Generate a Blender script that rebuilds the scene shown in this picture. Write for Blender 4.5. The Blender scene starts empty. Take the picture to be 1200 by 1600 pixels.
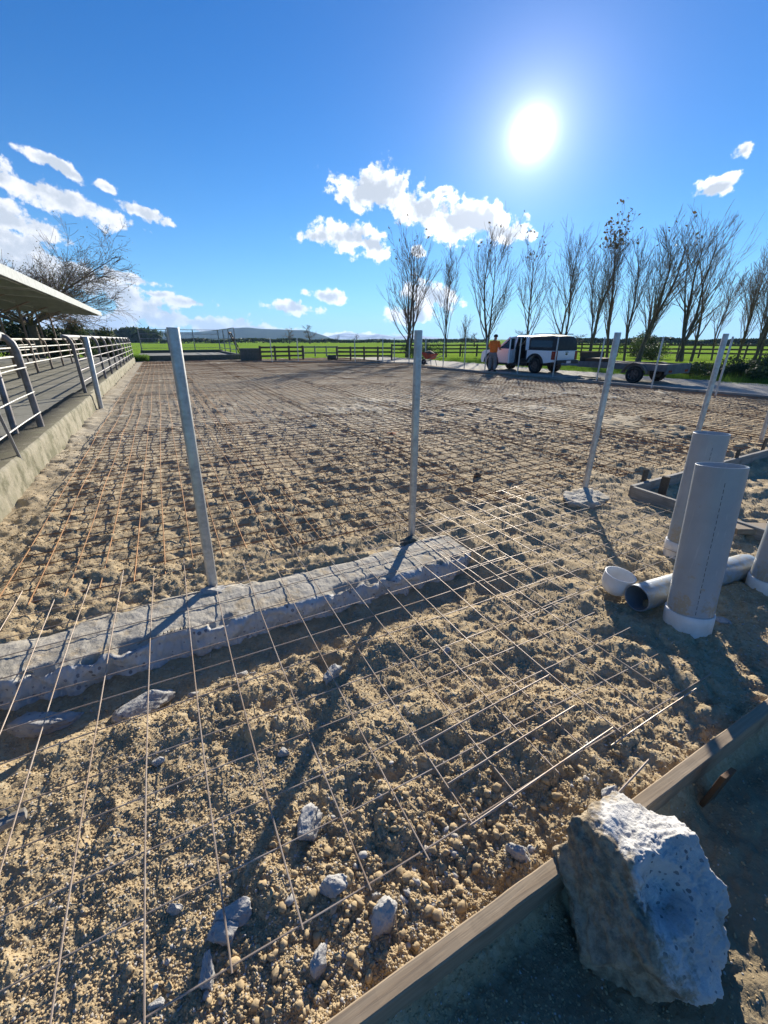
import bpy, bmesh, math, random
import numpy as np
from mathutils import Vector, Matrix
R = math.radians
sc = bpy.context.scene
COL = sc.collection

# ------------------------------------------------------------------ camera
F_PX = 640.0                        # focal length in photo pixels (photo 1200x1600)
PITCH = math.atan(270.0 / F_PX)     # horizon sits 270 px above the centre
CAM_H = 1.6
cam_d = bpy.data.cameras.new("camera")
cam = bpy.data.objects.new("camera", cam_d); COL.objects.link(cam)
cam.location = (0, 0, CAM_H)
cam.rotation_euler = (math.pi / 2 - PITCH, 0, 0)
cam_d.sensor_fit = 'HORIZONTAL'; cam_d.sensor_width = 36.0
cam_d.lens = 36.0 * F_PX / 1200.0
cam_d.clip_start = 0.05; cam_d.clip_end = 20000
sc.camera = cam
sc.render.resolution_x = 768; sc.render.resolution_y = 1024
sc.view_settings.view_transform = 'Standard'; sc.view_settings.look = 'None'
sc.view_settings.gamma = 1.0
sc.view_settings.exposure = 0.92
sc.view_settings.use_curve_mapping = False
sc.cycles.max_bounces = 6
sc.cycles.use_denoising = True

CT, ST = math.cos(PITCH), math.sin(PITCH)
def ray(px, py):
    a, b = px - 600.0, 800.0 - py
    return Vector((a, F_PX * CT + b * ST, -F_PX * ST + b * CT))
def at(px, py, z=0.0):
    """point of the ground (height z) seen at a photo pixel: used as a survey of the site"""
    d = ray(px, py); t = (z - CAM_H) / d.z
    return Vector((d.x * t, d.y * t, z))
def far(px, py, Y):
    d = ray(px, py); t = Y / d.y
    return Vector((d.x * t, Y, CAM_H + d.z * t))
PHI = R(27.0); CP, SP = math.cos(PHI), math.sin(PHI)
def W(u, v, z=0.0):                 # site grid: u along the pole line, v along the yard kerb
    return Vector((CP * u - SP * v, SP * u + CP * v, z))
def UV(p): return (CP * p[0] + SP * p[1], -SP * p[0] + CP * p[1])

# ------------------------------------------------------------------ sun + sky
sd = ray(832, 210).normalized()
SUN_EL = math.asin(sd.z); SUN_AZ = math.atan2(sd.x, sd.y)
sun_l = bpy.data.lights.new("sun", 'SUN'); sun = bpy.data.objects.new("sun", sun_l); COL.objects.link(sun)
sun_l.energy = 5.0; sun_l.angle = R(0.5); sun_l.color = (1.0, 0.92, 0.78)
sun.rotation_euler = sd.to_track_quat('Z', 'Y').to_euler()
sun.location = (0, 0, 50)

world = bpy.data.worlds.new("World"); sc.world = world; world.use_nodes = True
wn, wl = world.node_tree.nodes, world.node_tree.links
wn.clear()
class G:
    """tiny node-graph helper"""
    def __init__(s, tree): s.n, s.l = tree.nodes, tree.links
    def node(s, t, **kw):
        n = s.n.new(t)
        for k, v in kw.items(): setattr(n, k, v)
        return n
    def put(s, sock, v):
        if hasattr(v, 'is_output'): s.l.new(v, sock)
        else: sock.default_value = v
    def m(s, op, a, b=0.0, c=None, clamp=False):
        n = s.node('ShaderNodeMath', operation=op, use_clamp=clamp)
        s.put(n.inputs[0], a); s.put(n.inputs[1], b)
        if c is not None: s.put(n.inputs[2], c)
        return n.outputs[0]
    def vm(s, op, a, b=None):
        n = s.node('ShaderNodeVectorMath', operation=op)
        s.put(n.inputs[0], a)
        if b is not None: s.put(n.inputs[1], b)
        return n
    def rng(s, x, a, b, c=0.0, d=1.0, smooth=True):
        n = s.node('ShaderNodeMapRange')
        n.interpolation_type = 'SMOOTHSTEP' if smooth else 'LINEAR'
        s.put(n.inputs[0], x); s.put(n.inputs[1], a); s.put(n.inputs[2], b); s.put(n.inputs[3], c); s.put(n.inputs[4], d)
        return n.outputs[0]
    def mix(s, f, a, b, mode='MIX'):
        n = s.node('ShaderNodeMix', data_type='RGBA', blend_type=mode)
        s.put(n.inputs[0], f)
        s.put(n.inputs[6], a if hasattr(a, 'is_output') else (*a, 1.0))
        s.put(n.inputs[7], b if hasattr(b, 'is_output') else (*b, 1.0))
        return n.outputs[2]
    def noise(s, vec, scale, detail=4.0, rough=0.55, out=0, dist=0.0):
        n = s.node('ShaderNodeTexNoise')
        if vec is not None: s.l.new(vec, n.inputs['Vector'])
        n.inputs['Scale'].default_value = scale; n.inputs['Detail'].default_value = detail
        n.inputs['Roughness'].default_value = rough; n.inputs['Distortion'].default_value = dist
        return n.outputs[out]
    def voro(s, vec, scale, out='Distance', feature='F1'):
        n = s.node('ShaderNodeTexVoronoi', feature=feature)
        if vec is not None: s.l.new(vec, n.inputs['Vector'])
        n.inputs['Scale'].default_value = scale
        return n.outputs[out]

def build_sky():
    g = G(world.node_tree)
    out = g.node('ShaderNodeOutputWorld')
    sky = g.node('ShaderNodeTexSky', sky_type='NISHITA')
    sky.sun_disc = False
    sky.sun_elevation = SUN_EL; sky.sun_rotation = SUN_AZ
    sky.altitude = 0; sky.air_density = 1.0; sky.dust_density = 0.0; sky.ozone_density = 4.0
    geo = g.node('ShaderNodeNewGeometry')
    dvec = g.vm('SCALE', geo.outputs['Incoming']); dvec.inputs['Scale'].default_value = -1.0
    d = dvec.outputs[0]
    sep = g.node('ShaderNodeSeparateXYZ'); g.l.new(d, sep.inputs[0])
    az = g.m('MULTIPLY', g.m('ARCTAN2', sep.outputs[0], sep.outputs[1]), 180 / math.pi)
    el = g.m('MULTIPLY', g.m('ARCSINE', sep.outputs[2]), 180 / math.pi)
    comb = g.node('ShaderNodeCombineXYZ'); g.l.new(az, comb.inputs[0]); g.l.new(el, comb.inputs[1])
    ae = comb.outputs[0]
    # warp
    w1 = g.noise(ae, 0.22, 3.0, 0.6, out=1)
    wv = g.vm('SUBTRACT', w1, (0.5, 0.5, 0.5)).outputs[0]
    sc_ = g.vm('MULTIPLY', wv, (2.6, 1.8, 0.0)).outputs[0]
    p = g.vm('ADD', ae, sc_).outputs[0]
    clouds = [(598, 298, 62, 30, 8), (655, 325, 62, 26, 12), (722, 342, 78, 30, 8), (790, 368, 36, 17, 0), (560, 300, 30, 22, 0),
              (545, 368, 48, 24, 8), (500, 370, 32, 12, 0), (580, 385, 32, 17, 20), (655, 392, 14, 8, 0),
              (672, 462, 42, 20, 10), (640, 492, 40, 13, 0), (697, 296, 10, 7, 0), (1157, 240, 22, 13, 0), (1118, 292, 26, 15, -15),
              (515, 463, 30, 9, 5), (460, 481, 38, 9, 5), (93, 262, 46, 10, 20), (70, 302, 115, 22, 15), (165, 293, 22, 8, 15),
              (225, 333, 42, 12, 15), (15, 342, 75, 24, 14), (20, 385, 60, 42, 20), (110, 430, 85, 22, 25), (40, 425, 80, 40, 0),
              (205, 437, 48, 8, 4), (240, 457, 26, 6, 0), (292, 471, 32, 8, 6), (205, 470, 60, 24, 20), (235, 495, 60, 16, 10),
              (330, 506, 90, 12, 4), (400, 516, 70, 9, 2), (150, 505, 90, 20, 0), (560, 525, 80, 5, 0)]
    mx = None
    for cx, cy, rx, ry, tilt in clouds:
        c, a, b = ray(cx, cy), ray(cx + rx, cy), ray(cx, cy - ry)
        f_az = lambda q: math.degrees(math.atan2(q.x, q.y)); f_el = lambda q: math.degrees(math.asin(q.normalized().z))
        mp = g.node('ShaderNodeMapping', vector_type='TEXTURE')
        g.l.new(p, mp.inputs['Vector'])
        mp.inputs['Location'].default_value = (f_az(c), f_el(c), 0)
        mp.inputs['Rotation'].default_value = (0, 0, -R(tilt))
        mp.inputs['Scale'].default_value = (abs(f_az(a) - f_az(c)) * 1.25, abs(f_el(b) - f_el(c)) * 1.25, 1)
        ln = g.vm('LENGTH', mp.outputs[0]).outputs['Value']
        v = g.m('SUBTRACT', 1.0, ln)
        mx = v if mx is None else g.m('MAXIMUM', mx, v)
    mx = g.m('MAXIMUM', mx, -1.0)
    n1 = g.noise(ae, 0.42, 10.0, 0.62)
    n1o = g.noise(g.vm('ADD', ae, (0.9, 0.9, 0.0)).outputs[0], 0.42, 8.0, 0.58)
    n2 = g.noise(ae, 0.16, 3.0, 0.5)
    dens = g.m('ADD', mx, g.m('MULTIPLY', g.m('SUBTRACT', n1, 0.5), 3.4))
    alpha = g.rng(dens, 0.0, 0.42)
    # thick middles are grey (lit from behind), thin rims bright
    thick = g.rng(g.m('ADD', mx, g.m('MULTIPLY', g.m('SUBTRACT', n1o, 0.46), 3.2)), 0.25, 1.0)
    sdv = g.node('ShaderNodeVectorMath', operation='DOT_PRODUCT'); g.l.new(d, sdv.inputs[0]); sdv.inputs[1].default_value = tuple(sd)
    ang = g.m('MULTIPLY', g.m('ARCCOSINE', g.m('MINIMUM', sdv.outputs['Value'], 1.0)), 180 / math.pi)
    rim = g.rng(ang, 5.0, 45.0, 0.85, 0.60)
    body = g.rng(ang, 10.0, 50.0, 0.40, 0.44)
    cw = g.mix(thick, (0.96, 0.97, 1.0), (0.80, 0.88, 1.0))
    cst = g.mix(thick, (1, 1, 1), (0, 0, 0))
    strength = g.m('ADD', g.m('MULTIPLY', rim, g.m('SUBTRACT', 1.0, thick)), g.m('MULTIPLY', body, thick))
    # clear sky: physical sky, polarised-deep blue
    hs = g.node('ShaderNodeHueSaturation'); g.l.new(sky.outputs[0], hs.inputs['Color'])
    hs.inputs['Saturation'].default_value = SKY_SAT; hs.inputs['Value'].default_value = 1.0
    tint = g.mix(1.0, hs.outputs[0], SKY_TINT, 'MULTIPLY')
    hz = g.m('MULTIPLY', g.m('EXPONENT', g.m('MULTIPLY', g.m('MAXIMUM', el, 0.0), -0.13)), 0.62)
    tint = g.mix(hz, tint, (4.0, 6.0, 8.4))
    bg = g.node('ShaderNodeBackground'); g.l.new(tint, bg.inputs[0]); bg.inputs[1].default_value = SKY_STR
    bc = g.node('ShaderNodeBackground'); g.l.new(cw, bc.inputs[0]); g.l.new(strength, bc.inputs[1])
    mixs = g.node('ShaderNodeMixShader'); g.l.new(alpha, mixs.inputs[0]); g.l.new(bg.outputs[0], mixs.inputs[1]); g.l.new(bc.outputs[0], mixs.inputs[2])
    # the bright air round the sun
    glow = g.m('ADD', g.m('ADD', g.m('MULTIPLY', g.m('EXPONENT', g.m('MULTIPLY', ang, -1.6)), 5.5), g.m('MULTIPLY', g.m('EXPONENT', g.m('MULTIPLY', ang, -0.33)), 0.55)),
               g.m('MULTIPLY', g.m('EXPONENT', g.m('MULTIPLY', ang, -0.10)), 0.13))
    bs = g.node('ShaderNodeBackground'); bs.inputs[0].default_value = (0.95, 0.93, 1.0, 1); g.l.new(glow, bs.inputs[1])
    add = g.node('ShaderNodeAddShader'); g.l.new(mixs.outputs[0], add.inputs[0]); g.l.new(bs.outputs[0], add.inputs[1])
    g.l.new(add.outputs[0], out.inputs[0])
SKY_SAT, SKY_TINT, SKY_STR = 1.25, (0.24, 0.68, 0.92), 0.076
build_sky()

# ------------------------------------------------------------------ helpers
def tag(o, label=None, cat=None, group=None, kind=None):
    if label: o["label"] = label
    if cat: o["category"] = cat
    if group: o["group"] = group
    if kind: o["kind"] = kind
    return o
def empty(name, loc, rz=0.0):
    o = bpy.data.objects.new(name, None); COL.objects.link(o)
    o.location = loc; o.rotation_euler = (0, 0, rz); o.empty_display_size = 0.2
    return o
def link_mesh(name, me, mat, parent=None, loc=None, smooth=False):
    o = bpy.data.objects.new(name, me); COL.objects.link(o)
    if mat is not None:
        for mm in (mat if isinstance(mat, (list, tuple)) else [mat]): me.materials.append(mm)
    if parent is not None: o.parent = parent
    if loc is not None: o.location = loc
    if smooth: me.polygons.foreach_set('use_smooth', [True] * len(me.polygons))
    return o
def np_mesh(name, verts, faces, mat, smooth=False, parent=None, loc=None):
    """faces: (M,k) int array"""
    me = bpy.data.meshes.new(name)
    verts = np.asarray(verts, np.float32); faces = np.asarray(faces, np.int32)
    M, k = faces.shape
    me.vertices.add(len(verts)); me.vertices.foreach_set('co', verts.ravel())
    me.loops.add(M * k); me.loops.foreach_set('vertex_index', faces.ravel())
    me.polygons.add(M); me.polygons.foreach_set('loop_start', np.arange(M, dtype=np.int32) * k)
    me.polygons.foreach_set('loop_total', np.full(M, k, np.int32))
    me.update(calc_edges=True); me.validate()
    return link_mesh(name, me, mat, parent, loc, smooth)

class MB:
    def __init__(s): s.v, s.f = [], []
    def add(s, vs, fs):
        b = len(s.v); s.v.extend([tuple(p) for p in vs]); s.f.extend([tuple(i + b for i in f) for f in fs]); return s
    def box(s, c, size, mat=None):
        """box centred at c; mat: 3x3 rotation"""
        sx, sy, sz = size[0] / 2, size[1] / 2, size[2] / 2
        vs = [Vector((x, y, z)) for z in (-sz, sz) for y in (-sy, sy) for x in (-sx, sx)]
        if mat is not None: vs = [mat @ p for p in vs]
        c = Vector(c)
        return s.add([c + p for p in vs], [(0, 2, 3, 1), (4, 5, 7, 6), (0, 1, 5, 4), (2, 6, 7, 3), (0, 4, 6, 2), (1, 3, 7, 5)])
    def tube(s, pts, rad, n=8, cap=True):
        pts = [Vector(p) for p in pts]
        if not hasattr(rad, '__len__'): rad = [rad] * len(pts)
        b = len(s.v); ref = None
        for i, p in enumerate(pts):
            t = pts[min(i + 1, len(pts) - 1)] - pts[max(i - 1, 0)]
            if t.length < 1e-9: t = Vector((0, 0, 1))
            t.normalize()
            if ref is None or abs(ref.dot(t)) > 0.95:
                ref = Vector((0, 0, 1)) if abs(t.z) < 0.9 else Vector((1, 0, 0))
            a = t.cross(ref).normalized(); c = a.cross(t)
            ref = c
            for k in range(n):
                an = 2 * math.pi * k / n
                q = p + (a * math.cos(an) + c * math.sin(an)) * rad[i]
                s.v.append((q.x, q.y, q.z))
        for i in range(len(pts) - 1):
            for k in range(n):
                k2 = (k + 1) % n
                s.f.append((b + i * n + k, b + (i + 1) * n + k, b + (i + 1) * n + k2, b + i * n + k2))
        if cap:
            s.f.append(tuple(b + k for k in range(n)))
            e = b + (len(pts) - 1) * n
            s.f.append(tuple(e + n - 1 - k for k in range(n)))
        return s
    def lathe(s, prof, n=32, c=(0, 0, 0), M=None):
        """prof: (r,z) loop; closed ring sweep, ends left open unless r=0"""
        c = Vector(c); b = len(s.v)
        for r, z in prof:
            for k in range(n):
                an = 2 * math.pi * k / n
                p = Vector((r * math.cos(an), r * math.sin(an), z))
                if M is not None: p = M @ p
                s.v.append(tuple(c + p))
        for i in range(len(prof) - 1):
            for k in range(n):
                k2 = (k + 1) % n
                s.f.append((b + i * n + k, b + i * n + k2, b + (i + 1) * n + k2, b + (i + 1) * n + k))
        return s
    def prism(s, poly, x0, x1):
        """poly: list of (y,z); extruded along x"""
        n = len(poly)
        vs = [(x0, y, z) for y, z in poly] + [(x1, y, z) for y, z in poly]
        fs = [tuple(range(n)), tuple(range(2 * n - 1, n - 1, -1))]
        fs += [(i, i + n, (i + 1) % n + n, (i + 1) % n) for i in range(n)]
        return s.add(vs, fs)
    def build(s, name, mat, parent=None, org=(0, 0, 0), smooth=False, bevel=0.0, own=False):
        """own=True: object placed at org itself (a thing that is one mesh)"""
        o3 = Vector(org)
        me = bpy.data.meshes.new(name)
        me.from_pydata([(p[0] - o3.x, p[1] - o3.y, p[2] - o3.z) for p in s.v], [], s.f)
        me.update()
        bm = bmesh.new(); bm.from_mesh(me); bmesh.ops.recalc_face_normals(bm, faces=bm.faces); bm.to_mesh(me); bm.free()
        o = link_mesh(name, me, mat, parent, o3 if own else None, False)
        if smooth:
            me.polygons.foreach_set('use_smooth', [True] * len(me.polygons))
            try: me.set_sharp_from_angle(angle=R(40))
            except Exception: pass
        if bevel:
            m = o.modifiers.new('bevel', 'BEVEL'); m.width = bevel; m.segments = 2; m.limit_method = 'ANGLE'; m.angle_limit = R(40)
        return o
def ribbon_mat(dirv, up=Vector((0, 0, 1))):
    """rotation whose x axis runs along dirv"""
    x = Vector(dirv).normalized(); y = up.cross(x).normalized(); z = x.cross(y)
    return Matrix((x, y, z)).transposed()
def copy_tree(o, parent=None):
    c = o.copy(); COL.objects.link(c)
    if parent is not None: c.parent = parent
    for ch in list(o.children): copy_tree(ch, c)
    return c

# numpy noise ------------------------------------------------------
def h2(ix, iy, seed):
    n = (ix.astype(np.int64) * 374761393 + iy.astype(np.int64) * 668265263 + seed * 974634777) & 0xffffffff
    n = ((n ^ (n >> 13)) * 1274126177) & 0xffffffff
    n = ((n ^ (n >> 16)) * 2246822519) & 0xffffffff
    return ((n ^ (n >> 15)) & 0xffffff) / float(0xffffff)
def vnoise(x, y, seed=0):
    ix, iy = np.floor(x), np.floor(y); fx, fy = x - ix, y - iy
    fx = fx * fx * fx * (fx * (fx * 6 - 15) + 10); fy = fy * fy * fy * (fy * (fy * 6 - 15) + 10)
    a, b = h2(ix, iy, seed), h2(ix + 1, iy, seed); c, d = h2(ix, iy + 1, seed), h2(ix + 1, iy + 1, seed)
    return (a + (b - a) * fx) * (1 - fy) + (c + (d - c) * fx) * fy - 0.5
def fbm(x, y, o=4, seed=0, g=0.5):
    s = 0; a = 1.0
    for i in range(o):
        ca, sa = math.cos(0.6 * i), math.sin(0.6 * i); f = 2.03 ** i
        s = s + a * vnoise((x * ca - y * sa) * f + 17.3 * i, (x * sa + y * ca) * f - 9.1 * i, seed + i); a *= g
    return s
def domes(x, y, seed, prob=1.0, rmin=0.25, rmax=0.62):
    """heap of rounded stones, unit cell; returns height in cells"""
    ix, iy = np.floor(x), np.floor(y); best = np.zeros_like(x)
    for dx in (-1, 0, 1):
        for dy in (-1, 0, 1):
            jx, jy = ix + dx, iy + dy
            cx = jx + h2(jx, jy, seed); cy = jy + h2(jx, jy, seed + 1)
            r = rmin + (rmax - rmin) * h2(jx, jy, seed + 2) ** 2
            r = np.where(h2(jx, jy, seed + 3) < prob, r, 1e-4)
            an = h2(jx, jy, seed + 4) * 3.14159; e = 0.65 + 0.35 * h2(jx, jy, seed + 5)
            ddx, ddy = x - cx, y - cy
            pu = ddx * np.cos(an) + ddy * np.sin(an); pv = (-ddx * np.sin(an) + ddy * np.cos(an)) / e
            q = 1 - (pu * pu + pv * pv) / (r * r)
            best = np.maximum(best, r * np.sqrt(np.maximum(q, 0)))
    return best
def sstep(x, a, b):
    t = np.clip((x - a) / (b - a), 0, 1); return t * t * (3 - 2 * t)

# materials ---------------------------------------------------------
MATS = {}
def mat(name):
    m = bpy.data.materials.new(name); m.use_nodes = True; MATS[name] = m
    g = G(m.node_tree); bsdf = m.node_tree.nodes['Principled BSDF']
    tc = g.node('ShaderNodeTexCoord')
    return m, g, bsdf, tc.outputs['Object']
def bump(g, bsdf, h, strength=0.5, dist=0.01):
    b = g.node('ShaderNodeBump'); b.inputs['Strength'].default_value = strength; b.inputs['Distance'].default_value = dist
    g.l.new(h, b.inputs['Height']); g.l.new(b.outputs[0], bsdf.inputs['Normal'])
def simple(name, col, rough=0.6, metal=0.0, var=0.25, scale=6.0, bmp=0.0, bscale=40.0, col2=None, spec=None):
    m, g, b, co = mat(name)
    n = g.noise(co, scale, 6.0, 0.65)
    f = g.rng(n, 0.3, 0.7)
    c2 = col2 if col2 else tuple(c * (1 - var) for c in col)
    g.put(b.inputs['Base Color'], g.mix(f, col, c2))
    b.inputs['Metallic'].default_value = metal
    g.put(b.inputs['Roughness'], g.rng(n, 0.2, 0.8, max(0.05, rough - 0.1), min(1, rough + 0.1)))
    if spec is not None: b.inputs['Specular IOR Level'].default_value = spec
    if bmp: bump(g, b, g.noise(co, bscale, 5.0, 0.6), bmp, 0.01)
    return m

def soil_material():
    m, g, b, co = mat('soil')
    uvm = g.node('ShaderNodeMapping'); g.l.new(co, uvm.inputs[0]); uvm.inputs['Rotation'].default_value = (0, 0, -PHI)
    uv = uvm.outputs[0]
    big = g.noise(co, 1.6, 7.0, 0.68); mid = g.noise(co, 6.0, 6.0, 0.65); fine = g.noise(co, 70.0, 4.0, 0.7)
    vc = g.voro(co, 55.0, 'Color'); sepc = g.node('ShaderNodeSeparateColor'); g.l.new(vc, sepc.inputs[0])
    c = g.mix(g.rng(mid, 0.35, 0.68), (0.47, 0.355, 0.205), (0.285, 0.212, 0.122))
    c = g.mix(g.rng(fine, 0.35, 0.7, 0.0, 0.7), c, (0.53, 0.425, 0.27))
    c = g.mix(g.rng(sepc.outputs[0], 0.72, 1.0, 0.0, 0.6), c, (0.50, 0.43, 0.30))
    # the bare arena further off is greyer sand with rust stains below the mesh laps
    sep = g.node('ShaderNodeSeparateXYZ'); g.l.new(uv, sep.inputs[0])
    grey = g.rng(sep.outputs[1], 3.2, 10.0)
    c = g.mix(g.m('MULTIPLY', grey, g.rng(big, 0.30, 0.62, 1.0, 0.65)), c, (0.50, 0.45, 0.355))
    st = g.node('ShaderNodeMapping'); g.l.new(uv, st.inputs[0]); st.inputs['Scale'].default_value = (1.0, 0.22, 1.0)
    rs = g.noise(st.outputs[0], 2.4, 7.0, 0.7)
    c = g.mix(g.m('MULTIPLY', g.rng(rs, 0.52, 0.72, 0.0, 0.55), g.rng(sep.outputs[1], 3.0, 7.0)), c, (0.28, 0.15, 0.075))
    dp = g.noise(co, 2.3, 7.0, 0.7, dist=0.6)
    c = g.mix(g.rng(dp, 0.54, 0.66, 0, 0.5), c, (0.23, 0.175, 0.11))
    # gravel track beside the arena: grey metal
    tr = g.rng(sep.outputs[0], 15.9, 16.6)
    c = g.mix(tr, c, g.mix(g.rng(mid, 0.35, 0.65), (0.42, 0.39, 0.34), (0.28, 0.26, 0.22)))
    # shade on the earth outside the front board, put into the colour as darker brown
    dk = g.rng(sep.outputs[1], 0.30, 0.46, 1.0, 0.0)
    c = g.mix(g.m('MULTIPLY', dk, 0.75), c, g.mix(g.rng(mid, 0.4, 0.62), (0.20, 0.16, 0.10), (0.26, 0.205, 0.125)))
    g.put(b.inputs['Base Color'], c); b.inputs['Roughness'].default_value = 0.95
    b.inputs['Specular IOR Level'].default_value = 0.2
    h = g.m('ADD', g.m('MULTIPLY', g.voro(co, 90.0), -0.6), g.noise(co, 160.0, 4.0, 0.7))
    bump(g, b, h, 0.7, 0.006)
    return m
def concrete(name, c1, c2, speck=(0.12, 0.12, 0.13), amt=0.75, sp=26.0, dirt=None):
    m, g, b, co = mat(name)
    n = g.noise(co, 5.0, 7.0, 0.65); n2 = g.noise(co, 38.0, 5.0, 0.7)
    c = g.mix(g.rng(n, 0.32, 0.68), c1, c2)
    v = g.node('ShaderNodeTexVoronoi'); g.l.new(co, v.inputs['Vector']); v.inputs['Scale'].default_value = sp
    sepc = g.node('ShaderNodeSeparateColor'); g.l.new(v.outputs['Color'], sepc.inputs[0])
    rad = g.m('ADD', 0.10, g.m('MULTIPLY', sepc.outputs[0], 0.26))
    ag = g.m('MULTIPLY', g.m('LESS_THAN', v.outputs['Distance'], rad), g.m('GREATER_THAN', sepc.outputs[1], 0.40))
    c = g.mix(g.m('MULTIPLY', ag, amt), c, g.mix(sepc.outputs[2], speck, tuple(2.2 * q for q in speck)))
    c = g.mix(g.rng(n2, 0.55, 0.75, 0, 0.5), c, tuple(q * 0.55 for q in c2))
    if name == 'footing_concrete': c = g.mix(g.rng(g.noise(co, 4.5, 8.0, 0.72), 0.50, 0.64, 0, 0.75), c, (0.42, 0.325, 0.20))
    if name == 'kerb_concrete':
        nz = g.node('ShaderNodeSeparateXYZ'); g.l.new(g.node('ShaderNodeNewGeometry').outputs['True Normal'], nz.inputs[0])
        c = g.mix(g.m('MULTIPLY', g.rng(nz.outputs[2], 0.55, 0.85), g.rng(n, 0.30, 0.50, 0.55, 0.95)), c, (0.085, 0.075, 0.045))
    if dirt: c = g.mix(g.rng(g.noise(co, 3.0, 6.0, 0.7), 0.46, 0.62), c, dirt)
    g.put(b.inputs['Base Color'], c); b.inputs['Roughness'].default_value = 0.88
    h = g.m('ADD', n2, g.m('MULTIPLY', g.noise(co, 140.0, 4.0, 0.7), 0.4))
    bump(g, b, h, 0.6, 0.01)
    return m
def timber(name, c1, c2, along='X'):
    m, g, b, co = mat(name)
    mp = g.node('ShaderNodeMapping'); g.l.new(co, mp.inputs[0])
    mp.inputs['Scale'].default_value = (1.2, 30, 30) if along == 'X' else (30, 30, 1.2)
    n = g.noise(mp.outputs[0], 2.0, 6.0, 0.6, dist=0.4); d = g.noise(co, 4.0, 5.0, 0.6)
    c = g.mix(g.rng(n, 0.3, 0.7), c1, c2)
    c = g.mix(g.rng(d, 0.5, 0.72, 0, 0.6), c, tuple(q * 0.5 for q in c2))
    g.put(b.inputs['Base Color'], c); b.inputs['Roughness'].default_value = 0.8
    bump(g, b, n, 0.5, 0.004)
    return m
M_soil = soil_material()
M_foot = concrete('footing_concrete', (0.47, 0.435, 0.37), (0.36, 0.33, 0.27), sp=40, amt=0.4)
M_footface = concrete('broken_concrete', (0.58, 0.57, 0.55), (0.44, 0.43, 0.41), sp=30, amt=0.85)
M_rub = concrete('rubble_concrete', (0.44, 0.43, 0.41), (0.31, 0.295, 0.27), sp=40, amt=0.8)
M_yard = concrete('yard_concrete', (0.30, 0.29, 0.25), (0.22, 0.215, 0.18), amt=0.2)
M_kerb = concrete('kerb_concrete', (0.30, 0.27, 0.20), (0.21, 0.195, 0.13), amt=0.2, dirt=(0.12, 0.115, 0.065))
M_darkc = concrete('dark_concrete', (0.13, 0.13, 0.11), (0.09, 0.10, 0.07), amt=0.2)
def galv_material():
    m, g, b, co = mat('galvanised')
    v = g.voro(co, 60.0, 'Color'); sepc = g.node('ShaderNodeSeparateColor'); g.l.new(v, sepc.inputs[0])
    n = g.noise(co, 7.0, 6.0, 0.7)
    c = g.mix(g.rng(n, 0.35, 0.65), (0.50, 0.50, 0.48), (0.33, 0.335, 0.33))
    c = g.mix(g.m('MULTIPLY', sepc.outputs[0], 0.35), c, (0.62, 0.63, 0.64))
    g.put(b.inputs['Base Color'], c); b.inputs['Metallic'].default_value = 0.55
    g.put(b.inputs['Roughness'], g.rng(n, 0.3, 0.7, 0.38, 0.6))
    bump(g, b, n, 0.15, 0.003)
    return m
M_galv = galv_material()
M_wire = simple('bright_wire', (0.40, 0.34, 0.29), 0.55, 0.3, col2=(0.28, 0.20, 0.14), scale=3.0)
M_rust = simple('rusty_wire', (0.42, 0.20, 0.07), 0.85, 0.0, col2=(0.23, 0.13, 0.065), scale=2.0)
M_pvc = simple('grey_pvc', (0.33, 0.375, 0.42), 0.38, 0.0, var=0.12, scale=5.0, bmp=0.05, bscale=20)
def pvc_dirt():
    m = M_pvc; g = G(m.node_tree); b = m.node_tree.nodes['Principled BSDF']; old = b.inputs['Base Color'].links[0].from_socket
    tc = g.node('ShaderNodeTexCoord'); co = tc.outputs['Object']; sep = g.node('ShaderNodeSeparateXYZ'); g.l.new(co, sep.inputs[0])
    n = g.noise(co, 16.0, 7.0, 0.72); n2 = g.noise(co, 3.0, 5.0, 0.65)
    low = g.rng(sep.outputs[2], 0.10, 0.50, 0.16, 0.0)
    c = g.mix(g.rng(g.m('ADD', n, low), 0.60, 0.72, 0, 0.7), old, (0.33, 0.27, 0.17))
    c = g.mix(g.rng(n2, 0.5, 0.75, 0, 0.35), c, (0.25, 0.255, 0.26))
    sp = g.node('ShaderNodeMapping'); g.l.new(co, sp.inputs[0]); sp.inputs['Scale'].default_value = (60, 60, 2.5)
    c = g.mix(g.rng(g.noise(sp.outputs[0], 1.0, 4.0, 0.6), 0.60, 0.72, 0, 0.35), c, (0.52, 0.54, 0.55))
    g.put(b.inputs['Base Color'], c)
pvc_dirt()
M_pvcin = simple('pipe_inside', (0.24, 0.26, 0.28), 0.5)
M_white = simple('white_pvc', (0.74, 0.75, 0.76), 0.4, 0.0, col2=(0.60, 0.59, 0.56), scale=7.0)
M_board = timber('boxing_timber', (0.36, 0.28, 0.19), (0.27, 0.20, 0.13))
M_greyboard = timber('weathered_timber', (0.33, 0.31, 0.28), (0.22, 0.20, 0.17))
M_darkboard = timber('dark_timber', (0.10, 0.085, 0.065), (0.06, 0.05, 0.04))
M_peg = simple('rusty_steel', (0.085, 0.055, 0.035), 0.8, 0.3, col2=(0.14, 0.07, 0.03), scale=15)
M_pipefence = simple('weathered_pipe', (0.24, 0.23, 0.24), 0.55, 0.4, col2=(0.14, 0.125, 0.12), scale=5)
M_palepipe = simple('pale_pipe', (0.50, 0.50, 0.48), 0.55, 0.2, col2=(0.34, 0.33, 0.30))
M_browpost = simple('brown_post', (0.30, 0.24, 0.20), 0.7, 0.2, col2=(0.2, 0.15, 0.12))
M_roof = simple('roof_sheet', (0.34, 0.37, 0.33), 0.6, 0.1, col2=(0.26, 0.29, 0.25), scale=2)
M_fascia = simple('fascia', (0.36, 0.39, 0.39), 0.7, 0.0, var=0.2)
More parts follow.
